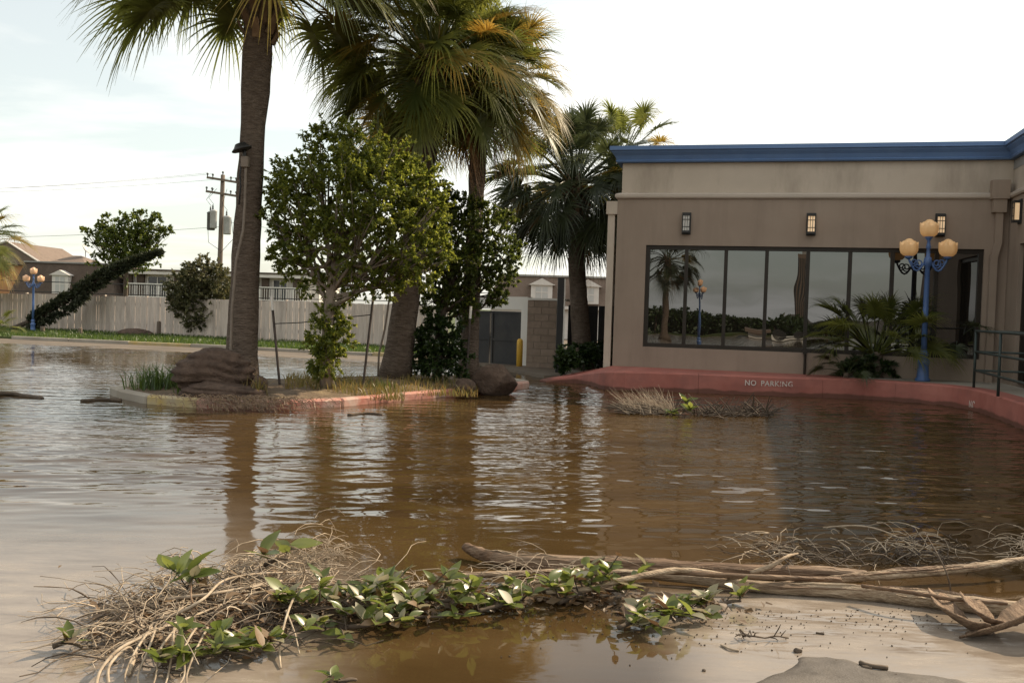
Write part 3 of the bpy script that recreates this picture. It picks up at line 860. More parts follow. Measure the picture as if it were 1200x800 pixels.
for i0 in range(0, len(kp) - 1, SEG):
    i1 = min(i0 + SEG, len(kp) - 1)
    seg = MB()
    for i in range(i0, i1 + 1):
        row = [Vector(q) for q in kv[i * m_:(i + 1) * m_]]
        if i == i0 and i0 > 0: row = [q.lerp(Vector(kv[(i + 1) * m_ + j]), 0.018) for j, q in enumerate(row)]
        seg.v += [tuple(q) for q in row]
    n_ = i1 - i0 + 1
    for i in range(n_ - 1):
        for j in range(m_ - 1):
            seg.f.append((i * m_ + j, (i + 1) * m_ + j, (i + 1) * m_ + j + 1, i * m_ + j + 1))
    seg.f.append(tuple(range(m_))); seg.f.append(tuple((n_ - 1) * m_ + j for j in reversed(range(m_))))
    seg.build('kerb_segment', MAT['red_kerb_wall'], kerb, world=True)
# pavement sheet behind the kerb (red where it is narrow at the left, concrete at the right)
def bl(s_, dep=0.02): return P0 + e1 * s_ - e2 * dep
npv = len(inner)
isplit = max(range(npv), key=lambda i: -abs(inner[i].x - 7.2) - (50 if inner[i].y < 18 else 0))
polyL = [(p.x, p.y, p.z - 0.01 if p.z < .39 else 0.392) for p in inner[:isplit + 1]]
sI = [max(0.0, (Vector(p) - P0).dot(e1)) for p in polyL]
mbp = MB()
for p, s_ in zip(polyL, sI):
    q = bl(s_, -0.02)
    mbp.v += [p, (q.x, q.y, 0.392)]
for i in range(len(polyL) - 1):
    mbp.f.append((2 * i, 2 * i + 2, 2 * i + 3, 2 * i + 1))
mbp.build('kerb_apron', MAT['red_paint'], kerb, world=True)
polyR = [(p.x, p.y) for p in inner[isplit:]]
endp = P0 + e1 * (S_W + 8) - e2 * (WING + 1.5)
q0, q1, q2 = bl(sI[-1], -0.02), bl(S_W + 0.02, -0.02), P0 + e1 * (S_W + 0.02) - e2 * (WING + 1.0)
MB().prism(polyR + [(q2.x + 6, q2.y - 1.5), (q2.x, q2.y), (q1.x, q1.y), (q0.x, q0.y)], -0.2, 0.394)
tag(MB().prism(polyR + [(q2.x + 6, q2.y + 1.0), (q2.x, q2.y), (q1.x, q1.y), (q0.x, q0.y)], 0.2, 0.394).build('walkway', MAT['concrete']), kind='structure')
# lettering on the kerb face
def lettering(txt, px, py, hpx, parent, wide=1.0):
    # find the place on the kerb face
    best, bi = 1e9, 0
    for i, p in enumerate(kp):
        v = p - CAM
        sx = 600 + F_PX * v.dot(cr) / v.dot(fwd)
        if abs(sx - px) < best: best, bi = abs(sx - px), i
    p = kp[bi]
    t = (kp[bi + 1] - kp[bi - 1]); t.z = 0; t.normalize()
    o_ = Vector((t.y, -t.x, 0))
    size = hpx * p.y / F_PX / 0.7
    d = ray(px, py); base = p + o_ * 0.046
    tt = (base - CAM).dot(o_) / d.dot(o_)
    c = CAM + d * tt
    cu_ = bpy.data.curves.new('lettering', 'FONT')
    cu_.body = txt; cu_.size = size; cu_.align_x = 'CENTER'; cu_.align_y = 'CENTER'; cu_.extrude = 0.001; cu_.offset = size * 0.018
    cu_.space_word = 1.8; cu_.space_character = 1.12
    tmp = bpy.data.objects.new('tmp', cu_); C.objects.link(tmp)
    bpy.context.view_layer.update()
    me = bpy.data.meshes.new_from_object(tmp.evaluated_get(bpy.context.evaluated_depsgraph_get()))
    bpy.data.objects.remove(tmp)
    slope = math.atan2(0.015, 0.2)
    Mx = Matrix((t, Vector((0, 0, 1)), o_)).transposed()
    Mx = Mx.to_4x4() @ Matrix.Diagonal((wide, 1, 1, 1)) @ Matrix.Rotation(0, 4, 'X')
    Mx.translation = c - parent.location
    me.transform(Mx)
    me.materials.clear()
    link('lettering', me, MAT['white_text'], parent)
lettering('NO PARKING', 901, 449.5, 6.0, kerb, 0.95)
lettering('NO', 1139, 474, 8.0, kerb, 0.8)

# handrail at the right
def handrail():
    a = gp(1141, 454, 0.40); b = gp(1169.5, 464, 0.40)
    a.z = b.z = 0.395
    dirn = (b - a); dirn.z = 0
    t = thing('handrail', 'dark green tubular metal handrail beside the walkway at right edge', 'railing', a)
    pts = [a, b, b + dirn * 1.05, b + dirn * 2.2]
    hh = 1.10
    for p in pts:
        MB().tube([p, p + Vector((0, 0, hh))], 0.026, 8).build('post', MAT['green_rail'], t, True, True)
    back = [a + e1 * 1.0, a + e1 * 1.55]
    for p in back:
        MB().tube([p, p + Vector((0, 0, hh))], 0.026, 8).build('post', MAT['green_rail'], t, True, True)
    for z in (hh, 0.70, 0.34):
        MB().tube([p + Vector((0, 0, z)) for p in pts], 0.023, 8).build('rail', MAT['green_rail'], t, True, True)
        MB().tube([p + Vector((0, 0, z)) for p in [a] + back], 0.021, 8).build('rail', MAT['green_rail'], t, True, True)
handrail()

# lamp posts with three tulip globes
def lamp_post(name, loc, H, rotz, globe, label, arms=2):
    s_ = H / 3.35
    t = thing(name, label, 'lamp post', loc, rotz, 'blue lamp posts with tulip globes')
    B = MAT['blue_paint']
    MB().lathe([(0.15, 0), (0.15, 0.05), (0.12, 0.08), (0.105, 0.34), (0.125, 0.37), (0.125, 0.42), (0.085, 0.47), (0.08, 0.52), (0.1, 0.55), (0.1, 0.59), (0.062, 0.64)], n=16).build('base', B, t, True)
    MB().lathe([(0.06, 0.62), (0.056, 1.5), (0.05, 2.35), (0.075, 2.38), (0.085, 2.45), (0.075, 2.53), (0.045, 2.56), (0.035, 2.72), (0.055, 2.75), (0.04, 2.8), (0.03, 2.88), (0.06, 2.93), (0.09, 2.97)], n=14).build('pole', B, t, True)
    prof = [(0.05, 0), (0.12, 0.02), (0.17, 0.07), (0.193, 0.14), (0.195, 0.21), (0.197, 0.27), (0.185, 0.285), (0.155, 0.275), (0.13, 0.30), (0.10, 0.345), (0.05, 0.385), (0.01, 0.395)]
    def globe_at(c):
        mb = MB().lathe([(r_ * .9, z_ * .93) for r_, z_ in prof], c, 36, 6, 0.05)
        # scalloped tulip rim
        out = []
        for (x, y, z) in mb.v:
            a = math.atan2(y - c[1], x - c[0])
            h = z - c[2]
            if 0.18 < h < 0.295:
                z += 0.035 * math.cos(6 * a) * min(1, (h - .18) / .08)
            out.append((x, y, z))
        mb.v = out
        mb.build('globe', globe, t, True)
    globe_at((0, 0, 2.96))
    for i in range(arms):
        a = math.pi * i
        ca, sa = math.cos(a), math.sin(a)
        def P(r, z): return (ca * r, sa * r, z)
        sp = [P(0.06, 2.46)] + [P(0.06 + 0.30 * k / 6, 2.46 - 0.20 * math.sin(math.pi * k / 6) + 0.02 * k / 6) for k in range(1, 7)] + [P(0.375, 2.56)]
        ar = MB().tube(sp, 0.021, 8)
        def spiral(cx_, cz_, r0, turns, s0, sg):
            return [P(cx_ + r0 * (1 - 0.75 * k / 18) * math.cos(s0 + sg * turns * 2 * math.pi * k / 18), cz_ + r0 * (1 - 0.75 * k / 18) * math.sin(s0 + sg * turns * 2 * math.pi * k / 18)) for k in range(19)]
        ar.tube(spiral(0.17, 2.42, 0.10, 1.4, -2.2, 1), 0.014, 6)
        ar.tube(spiral(0.27, 2.44, 0.085, 1.3, -1.0, -1), 0.014, 6)
        ar.lathe([(0.02, 2.50), (0.07, 2.53), (0.085, 2.56), (0.06, 2.575)], (ca * 0.375, sa * 0.375, 0), 12)
        ar.build('scroll_arm', B, t, True)
        globe_at((ca * 0.375, sa * 0.375, 2.565))
    t.scale = (s_, s_, s_)
    return t
lb = gp(1081, 446, 0.40); lb.z = 0.39
lamp_post('lamp_post', lb, 3.42, ROT + 0.05, MAT['globe'], 'tall blue lamp post with three amber globes before the window')
lb2 = gp(38.5, 388.5, 0.10); lb2.z = 0.09
lamp_post('lamp_post', lb2, 2.72, 0.0, MAT['globe_day'], 'distant blue lamp post with three globes on the verge by fence')

# ---------------------------------------------------------------- enclosure with gates, block wall, bollard, dark screen
ea = gp(548, 424, 0.06); ea.z = 0; eb = gp(612.5, 428.5, 0.06); eb.z = 0
enc = thing('gate_enclosure', 'white framed bin enclosure with dark double gates', 'enclosure', ea, math.atan2((eb - ea).y, (eb - ea).x))
Lh = (eb - ea).length
def zat(px, py, p): # height of a picture point at the distance of p
    d = ray(px, py); return (CAM + d * (p.y / d.y)).z
ztop = zat(600, 348, ea); zg = zat(580, 362, ea)
MB().box(-0.5, Lh + 0.12, 0, 0.22, zg, ztop).box(Lh - 0.1, Lh + 0.12, 0.001, 0.219, 0, zg).box(-0.5, -0.3, 0.001, 0.219, 0, zg).build('frame', MAT['white_paint'], enc)
gw = Lh + 0.2
for i in range(2):
    x0 = -0.3 + i * gw / 2; x1 = x0 + gw / 2 - 0.03
    g = MB().box(x0 + 0.02, x1, 0.06, 0.10, 0.03, zg - 0.06).build('gate', MAT['gate'], enc)
    f = MB()
    for (a, b, c, d_) in ((x0 + 0.02, x0 + 0.08, 0.03, zg - .06), (x1 - .06, x1, 0.03, zg - .06)): f.box(a, b, 0.03, 0.06, c, d_)
    for z in (0.03, zg * 0.45, zg - 0.12): f.box(x0 + 0.08, x1 - 0.06, 0.035, 0.06, z, z + 0.06)
    f.build('gate_frame', MAT['gate'], g)
ba = gp(616, 430, 0.06); ba.z = 0; bb = gp(658, 432, 0.06); bb.z = 0
wall = thing('block_wall', 'short tan concrete block wall between the gates and dark post', 'wall', ba, math.atan2((bb - ba).y, (bb - ba).x))
Lw = (bb - ba).length
zt = zat(636, 352, ba)
MB().box(0.004, Lw - 0.004, 0.012, 0.18, 0, zt - 0.002).build('mortar_core', MAT['mortar'], wall)
nr = max(6, int(round(zt / 0.2))); bh = zt / nr; blen = 0.41
for r in range(nr):
    x = -blen * (0.5 if r % 2 else 0.0)
    while x < Lw - 0.02:
        a, b = max(x, 0) + 0.006, min(x + blen, Lw) - 0.006
        if b - a > 0.06:
            MB().bbox(a, b, 0, 0.19, r * bh + 0.006, (r + 1) * bh - 0.006, 0.006).build('block', MAT['block'], wall)
        x += blen
MB().box(-0.02, Lw + 0.02, -0.02, 1.4, zt + 0.002, zt + 0.06).build('coping', MAT['white_paint'], wall)
pb = gp(608.5, 429.5, 0.06); pb.z = 0.03
bo = MB().lathe([(0.085, 0), (0.085, 0.72), (0.075, 0.77), (0.045, 0.80), (0.01, 0.81)], n=14).build('bollard', MAT['yellow'], None, True)
bo.location = pb; tag(bo, 'yellow steel bollard beside the dark gates', 'bollard')
bp = gp(655, 436, 0.06); bp.z = 0.0
ht = zat(656, 326, bp)
t = thing('dark_post', 'tall dark post with pale edge right of the block wall', 'post', bp)
MB().box(-0.11, 0.05, -0.3, -0.14, 0, ht).build('shaft', MAT['gate'], t)
MB().box(0.052, 0.085, -0.31, -0.13, 0, ht - 0.02).build('edge_strip', MAT['white_paint'], t)
sa, sb = wp(664, 415, 27.0), wp(722, 415, 27.0); sa.z = sb.z = 0
t = thing('screen_fence', 'dark grey panel fence beside the building corner', 'fence', sa, math.atan2((sb - sa).y, (sb - sa).x))
Ls = (sb - sa).length + 1.2
zt2 = zat(690, 358, sa)
for i in range(3):
    MB().bbox(i * Ls / 3 + 0.01, (i + 1) * Ls / 3 - 0.01, 0, 0.05, 0.02, zt2, 0.008).build('panel', MAT['gate'], t)

# ---------------------------------------------------------------- plank fence
fa, fb = Vector((-33.0, 47.4, 0)), Vector((-0.6, 33.0, 0))
fd = (fb - fa); FL = fd.length; fang = math.atan2(fd.y, fd.x)
fence = thing('plank_fence', 'long pale vertical plank fence along the far lawn', 'fence', fa, fang)
PW = 2.4
rng = random.Random(21)
for i in range(int(FL / PW)):
    x0 = i * PW
    mb = MB()
    x = x0 + 0.06
    top = 1.58 + rng.uniform(-0.03, 0.03)
    while x < x0 + PW - 0.02:
        w = 0.138
        mb.box(x, x + w, -0.02 + rng.uniform(-.004, .004), 0.0, 0.12, 0.1 + top + rng.uniform(-0.012, 0.012))
        x += w + rng.choice((0.004, 0.004, 0.008, 0.014))
    mb.build('panel', MAT['fence'], fence)
    MB().box(x0 - 0.05, x0 + 0.05, -0.03, 0.07, 0.05, 0.1 + top + 0.04).build('post', MAT['fence'], fence)
    MB().box(x0 + 0.06, x0 + PW - 0.06, 0.004, 0.05, 0.5, 0.6).box(x0 + 0.06, x0 + PW - 0.06, 0.004, 0.05, 1.35, 1.45).build('rail', MAT['fence'], fence)

# ---------------------------------------------------------------- houses behind the fence
def dormer(root, x, y0, z0, w, h, glassm):
    d = MB()
    d.box(x - w / 2, x + w / 2, y0, y0 + 1.4, z0, z0 + h)
    o = d.build('dormer', MAT['house_white'], root)
    g = MB()
    ov = 0.16
    za, zb = z0 + h, z0 + h + w * 0.32
    g.add([(x - w / 2 - ov, y0 - 0.12, za), (x + w / 2 + ov, y0 - 0.12, za), (x, y0 - 0.12, zb), (x - w / 2 - ov, y0 + 1.6, za), (x + w / 2 + ov, y0 + 1.6, za), (x, y0 + 1.6, zb)],
          [(0, 1, 2), (3, 5, 4), (0, 2, 5, 3), (1, 4, 5, 2), (0, 3, 4, 1)])
    g.build('dormer_roof', MAT['house_white'], o)
    MB().box(x - w * 0.28, x + w * 0.28, y0 - 0.03, y0 - 0.001, z0 + 0.12, z0 + h - 0.1).build('window', glassm, o)
    MB().box(x - 0.03, x + 0.03, y0 - 0.045, y0 - 0.031, z0 + 0.12, z0 + h - 0.1).box(x - w * .28, x - 0.031, y0 - 0.044, y0 - 0.031, z0 + h * .5, z0 + h * .5 + .05).box(x + .031, x + w * .28, y0 - 0.044, y0 - 0.031, z0 + h * .5, z0 + h * .5 + .05).build('muntin', MAT['house_white'], o)
def mansard(name, label, px0, px1, dist, ytop, ybot, dormers, depth=8, mt='shingle', glassm='blind', flat=True):
    a = wp(px0, ybot, dist); b = wp(px1, ybot, dist)
    xm = (px0 + px1) / 2
    zt_ = wp(xm, ytop, dist).z; zb_ = wp(xm, ybot, dist).z
    r = thing(name, label, 'house', (a.x, dist, 0))
    L_ = b.x - a.x
    MB().box(0, L_, 0.3, depth, 0, zb_).build('wall', MAT['house_white'], r)
    ins = (zt_ - zb_) * 0.33
    m = MB()
    m.add([(-0.15, 0.1, zb_), (L_ + 0.15, 0.1, zb_), (L_ + 0.15, depth + 0.1, zb_), (-0.15, depth + 0.1, zb_),
           (-0.15 + ins, 0.1 + ins, zt_), (L_ + 0.15 - ins, 0.1 + ins, zt_), (L_ + 0.15 - ins, depth + 0.1 - ins, zt_), (-0.15 + ins, depth + 0.1 - ins, zt_)],
          [(0, 1, 5, 4), (1, 2, 6, 5), (2, 3, 7, 6), (3, 0, 4, 7), (4, 5, 6, 7), (3, 2, 1, 0)])
    rf = m.build('mansard_roof', MAT[mt], r)
    MB().box(-0.2 + ins, L_ + 0.2 - ins, ins - 0.02, ins + 0.18, zt_ + 0.002, zt_ + 0.10).build('roof_edge', MAT['roofing'], r)
    MB().box(-0.25, L_ + 0.25, -0.05, 0.3, zb_ - 0.18, zb_ - 0.004).build('eave', MAT['house_white'], r)
    for (pc, pw, y1, y2) in dormers:
        p = wp(pc, y2, dist); q = wp(pc, y1, dist)
        dormer(r, p.x - a.x, 0.02, p.z, pw * dist / F_PX, (q.z - p.z) * 0.72, MAT[glassm])
    return r, a, zt_
DH = 62.0
# left gabled house
g0 = wp(-70, 345, 70); g1 = wp(52, 345, 70)
ga = thing('gable_house', 'brown roofed gable house partly hidden behind the left palm', 'house', (g0.x, 70, 0))
zr, ze = wp(8, 283, 70).z, wp(48, 311, 70).z
Lg = g1.x - g0.x
MB().box(0.3, Lg - 0.5, 0.3, 8, 0, ze - .05).build('wall', MAT['orange_wall'], ga)
MB().add([(0, 0, ze), (Lg, 0, ze), (Lg * 0.64, 0.0, zr), (0, 8.5, ze), (Lg, 8.5, ze), (Lg * 0.64, 8.5, zr)], [(0, 1, 2), (3, 5, 4), (0, 2, 5, 3), (1, 4, 5, 2), (0, 3, 4, 1)]).build('roof', MAT['shingle_light'], ga)
MB().tube([(Lg + .05, -0.06, ze), (Lg * 0.64, -0.06, zr + .03), (-0.05, -0.06, ze)], 0.09, 4).build('bargeboard', MAT['house_white'], ga)
r, a, zt_ = mansard('mansard_house', 'dark mansard house with one white dormer left of the leaning cypress', 12, 132, DH, 308, 346, [(70, 19, 314, 344)])
# low hipped bit and dish
hx0, hx1 = wp(38, 310, DH).x - a.x, wp(88, 310, DH).x - a.x
MB().add([(hx0, 1.5, zt_ + .01), (hx1, 1.5, zt_ + .01), (hx1, 6, zt_ + .01), (hx0, 6, zt_ + .01), (hx0 + 1.0, 3.5, zt_ + 0.65), (hx1 - 1.2, 3.5, zt_ + 0.65)], [(0, 1, 5, 4), (1, 2, 5), (2, 3, 4, 5), (3, 0, 4)]).build('hip_roof', MAT['shingle_light'], r)
dp = wp(72.5, 305, DH)
ds = thing('satellite_dish', 'small grey satellite dish on the mansard roof', 'dish', (dp.x, DH + 3.4, zt_ + 0.5))
MB().tube([(0, 0, 0), (0, 0, 0.5)], 0.03, 6).build('mast', MAT['grey_metal'], ds)
m = MB().lathe([(0.02, 0), (0.2, 0.03), (0.38, 0.11), (0.42, 0.15), (0.38, 0.13), (0.2, 0.05)], n=16)
R_ = Matrix.Translation((0, -0.05, 0.55)) @ Matrix.Rotation(0.9, 4, 'Y')
m.v = [tuple(R_ @ Vector(q)) for q in m.v]
m.build('reflector', MAT['grey_metal'], ds, True)
# white flat-roofed row with balcony
def white_row():
    px0, px1, D = 142, 372, DH + 1
    a = wp(px0, 345, D); b = wp(px1, 345, D); L_ = b.x - a.x
    zt_ = wp(250, 317.5, D).z; z0 = wp(250, 352, D).z
    r = thing('townhouse_row', 'white flat roofed townhouse row with balcony railing behind the fence', 'house', (a.x, D, 0))
    MB().box(0, L_, 0.6, 8, 0, zt_ - 0.3).build('wall', MAT['house_white'], r)
    MB().box(-0.4, L_ + 0.3, -0.2, 8.2, zt_ - 0.34, zt_ - 0.12).build('fascia', MAT['house_white'], r)
    MB().box(-0.45, L_ + 0.35, -0.25, 8.25, zt_ - 0.118, zt_).build('roof_edge', MAT['shingle'], r)
    def X(px): return wp(px, 335, D).x - a.x
    for (p0, p1) in ((142, 152), (158, 166), (202, 211), (262, 274), (305, 313), (342, 352)):
        MB().box(X(p0), X(p1), 0.30, 0.598, z0, zt_ - 0.345).build('shingle_panel', MAT['shingle'], r)
    for (p0, p1) in ((170, 192), (216, 232), (284, 300), (318, 334)):
        w = MB().box(X(p0), X(p1), 0.55, 0.597, z0 + 0.1, zt_ - 0.5).build('window', MAT['house_glass'], r)
        MB().box(X(p0) - .06, X(p0) + .02, 0.5, 0.549, z0 + 0.1, zt_ - .45).box(X(p1) - .02, X(p1) + .06, 0.5, 0.549, z0 + .1, zt_ - .45).box(X((p0 + p1) / 2) - .03, X((p0 + p1) / 2) + .03, 0.5, 0.549, z0 + .1, zt_ - .5).build('window_frame', MAT['house_white'], w)
    rail = MB()
    zr0, zr1 = z0 + 0.1, wp(250, 335.5, D).z
    rail.box(X(150), X(366), -0.5, -0.44, zr1, zr1 + 0.07).box(X(150), X(366), -0.5, -0.44, zr0, zr0 + 0.05)
    ra = rail.build('balcony_rail', MAT['white_paint'], r)
    bm = MB()
    x = X(150)
    k = 0
    while x < X(366):
        w = 0.05 if k % 14 == 0 else 0.016
        bm.box(x - w, x + w, -0.49, -0.45, zr0 + .051, zr1 - .001)
        x += 0.16; k += 1
    bm.build('balusters', MAT['white_paint'], r)
    MB().box(X(146), X(368), -0.6, 0.598, z0 - 0.2, z0 + 0.05).build('balcony_floor', MAT['house_white'], r)
    for px, h, w in ((197, 0.75, 0.16), (222, 0.3, 0.1), (246, .35, .1)):
        MB().lathe([(w, 0), (w, h * .7), (w * 1.5, h * .72), (w * 1.5, h * .85), (w * .3, h)], (X(px), 4, zt_), 10).build('roof_vent', MAT['grey_metal'], r)
white_row()
mansard('mansard_house', 'brown mansard house with two white dormers behind the block wall', 575, 775, 52, 325, 359, [(634.5, 25, 327, 352), (688, 27, 328, 356)], mt='shingle_light')

# ---------------------------------------------------------------- utility pole and wires
pb_ = wp(256, 345, 62)
up = thing('utility_pole', 'wooden utility pole with two crossarms and grey transformers', 'utility pole', (pb_.x, 62, 0), 0.0)
ztop_ = wp(261, 205, 62).z
lean = (wp(261.5, 205, 62).x - pb_.x) * 0.9
def PX(z): return lean * z / ztop_
MB().tube([(0, 0, 0), (PX(ztop_ / 2), 0, ztop_ / 2), (PX(ztop_), 0, ztop_)], [0.20, 0.17, 0.14], 10).build('shaft', MAT['pole_wood'], up, True)
ends = []
for zq, w, tl in ((ztop_ - 0.35, 0.95, -0.10), (ztop_ - 1.25, 0.98, -0.10)):
    mm = Matrix.Translation((PX(zq), -0.2, zq)) @ Matrix.Rotation(-tl, 4, 'Y') @ Matrix.Rotation(0.35, 4, 'Z')
    MB().box(-w, w, -0.06, 0.06, -0.07, 0.07, mm).build('crossarm', MAT['pole_wood'], up)
    for xx in (-w * .95, -w * .6, w * .6, w * .95):
        c = mm @ Vector((xx, 0, 0.07))
        MB().lathe([(0.035, 0), (0.035, 0.1), (0.07, 0.12), (0.07, 0.2), (0.03, 0.24)], c, 8).build('insulator', MAT['dark_metal'], up, True)
        if zq > ztop_ - 1: ends.append(c + Vector((0, 0, 0.22)))
ends.append(Vector((PX(ztop_), 0, ztop_ + 0.22)))
MB().lathe([(0.035, 0), (0.035, 0.1), (0.07, 0.12), (0.07, 0.2), (0.03, 0.24)], (PX(ztop_), 0, ztop_), 8).build('insulator', MAT['dark_metal'], up, True)
zt1 = wp(250, 250, 62).z; zt0 = wp(250, 270, 62).z
for xx, yy, rr, mt, dz in ((-0.62, -0.15, 0.26, 'dark_metal', 0.0), (-0.38, -0.42, 0.22, 'grey_metal', 0.1), (0.46, -0.2, 0.25, 'grey_metal', -0.25)):
    c = (PX(zt0) + xx, yy, zt0 + dz)
    hh = zt1 - zt0 - 0.05
    o = MB().lathe([(rr * .9, 0), (rr, 0.05), (rr, hh), (rr * 1.06, hh + 0.02), (rr * 1.06, hh + 0.07), (rr * .7, hh + 0.14), (.02, hh + .16)], c, 14).build('transformer', MAT[mt], up, True)
    MB().lathe([(0.05, 0), (0.05, 0.08), (0.08, 0.1), (0.04, 0.16), (0.06, 0.2), (0.03, 0.36)], (c[0] - .05, c[1], c[2] + hh + .12), 8).build('bushing', MAT['dark_metal'], o, True)
    MB().tube([(c[0], c[1], c[2] + hh + .5), (c[0] - .3, c[1] - .1, c[2] + hh + 0.9), (PX(zt1 + 1.5) + xx * .8, -0.2, zt1 + 1.6)], 0.014, 5).build('lead_wire', MAT['wire'], o)
MB().tube([(PX(zt0) - 0.8, -.2, zt0 + .1), (PX(zt0) - 0.75, -.2, zt0 - 0.8), (PX(zt0), -.15, zt0 - 1.3)], 0.016, 5).tube([(PX(zt0) + 0.7, -.2, zt0 + .8), (PX(zt0) + 0.9, -.2, zt0 - 0.5), (PX(zt0), -.15, zt0 - 1.5)], 0.016, 5).build('loop_wire', MAT['wire'], up)
def cable(name, label, a, b, sag, r=0.008):
    pts_ = [a.lerp(b, t) - Vector((0, 0, sag * 4 * t * (1 - t))) for t in [k / 20 for k in range(21)]]
    o = MB().tube(pts_, r, 4).build(name, MAT['wire'])
    tag(o, label, 'cable', 'power lines strung from the utility pole')
labs = ['topmost power line running left from the utility pole crossarm', 'second power line running left from the utility pole', 'power line running left from the right end of top crossarm']
for i, e in enumerate((ends[0], ends[1], ends[3])):
    w = Vector((up.location.x, up.location.y, 0)) + e
    cable('power_line', labs[i], w, w + Vector((-48, 9, -1.0 + .2 * i)), 0.9)
w = Vector((up.location.x, up.location.y, ztop_ - 3.4))
cable('power_line', 'lower slack cable running left from utility pole below transformers', w, w + Vector((-48, 6, -0.4)), 1.0, 0.011)
cable('power_line', 'cable running right from the utility pole behind the palm trunk', w + Vector((0, 0, .4)), w + Vector((46, -6, -0.6)), 1.3, 0.011)
for i, (y1, y2, yy) in enumerate(((329, 349, 56), (341, 360, 56.3))):
    cable('power_line', ('upper' if i == 0 else 'lower') + ' thin dark cable crossing low before the far houses', wp(-60, y1 - 3, yy), wp(770, y2 - 3, yy), 0.15, 0.025)

# ---------------------------------------------------------------- palms
def frond_mesh(name, elev, R, seed, nl=54, dead=False):
    r = random.Random(seed)
    P, Lb = (0.64 * R, 0.45 * R) if not dead else (0.5 * R, 0.5 * R)
    pts = []
    pos = Vector((0, 0, 0)); a = elev
    nseg = 9
    costa = 0.17 * R
    tot = P + costa
    bend = (0.55 if not dead else 0.25) * max(0.15, math.cos(elev)) + (0.12 if elev > 0 else 0)
    tang = []
    for i in range(nseg + 1):
        pts.append(pos.copy()); tang.append(a)
        st = tot / nseg
        pos = pos + Vector((math.cos(a), 0, math.sin(a))) * st
        a -= bend / nseg * (0.4 + 1.8 * i / nseg)
    V, Fc = [], []
    mb = MB()
    mb.tube(pts[:nseg - 1], [0.028 * R / 2 * (1 - 0.6 * i / nseg) for i in range(nseg - 1)], 4, False)
    def at(s):
        t = min(max(s / tot, 0), 0.999) * nseg
        i = int(t); f = t - i
        p = pts[i].lerp(pts[min(i + 1, nseg)], f)
        an = tang[i] + (tang[min(i + 1, nseg)] - tang[i]) * f
        return p, an
    amax = math.radians(138 if not dead else 80)
    tw = r.uniform(-0.35, 0.35)
    for i in range(nl):
        u = -1 + 2 * (i + 0.5) / nl
        ang = u * amax + r.uniform(-0.05, 0.05)
        s = P + costa * (1 - abs(u)) ** 0.8
        o, an = at(s)
        T = Vector((math.cos(an), 0, math.sin(an))); S = Vector((0, 1, 0)); Nn = Vector((-math.sin(an), 0, math.cos(an)))
        S2 = S * math.cos(tw) + Nn * math.sin(tw); N2 = Nn * math.cos(tw) - S * math.sin(tw)
        d = (T * math.cos(ang) + S2 * math.sin(ang) + N2 * (0.30 * abs(math.sin(ang)) + r.uniform(-0.08, 0.08))).normalized()
        Ln = Lb * (0.72 + 0.28 * math.cos(ang * 0.7)) * r.uniform(0.85, 1.08)
        g = (0.55 if not dead else 0.8) * r.uniform(0.5, 1.5)
        side = d.cross(N2).normalized()
        prev = None
        K = 5
        ws = [0.010, 0.021, 0.016, 0.009, 0.005, 0.001]
        for k in range(K + 1):
            t = k / K
            sag = Vector((0, 0, -1)) * (g * Ln * max(0, t - 0.25) ** 1.8)
            shrink = 1 - 0.25 * g * max(0, t - 0.4)
            c = o + d * (Ln * t * shrink) + sag
            w = side * ws[k] * R / 2.1 * (0.6 if dead else 1.0)
            fold = N2 * (ws[k] * 0.25)
            ia = len(mb.v)
            mb.v += [tuple(c - w + fold), tuple(c + w - fold)]
            if prev is not None:
                mb.f.append((prev, prev + 1, ia + 1, ia))
            prev = ia
    return mb.mesh(name)
FR = {}
ELS = [82, 66, 50, 34, 18, 2, -16, -36, -58]
for i, e in enumerate(ELS):
    for v in range(2):
        FR[(i, v)] = frond_mesh('frond', math.radians(e), 2.0, 100 + i * 7 + v)
FD = [frond_mesh('dead_frond', math.radians(e), 2.0, 300 + k, 26, True) for k, e in enumerate((-40, -62, -78))]
MESHV = {}
def frond_variant(me, mt):
    k = (me.name, mt)
    if k not in MESHV:
        c = me.copy(); c.materials.clear(); c.materials.append(MAT[mt]); MESHV[k] = c
    return MESHV[k]
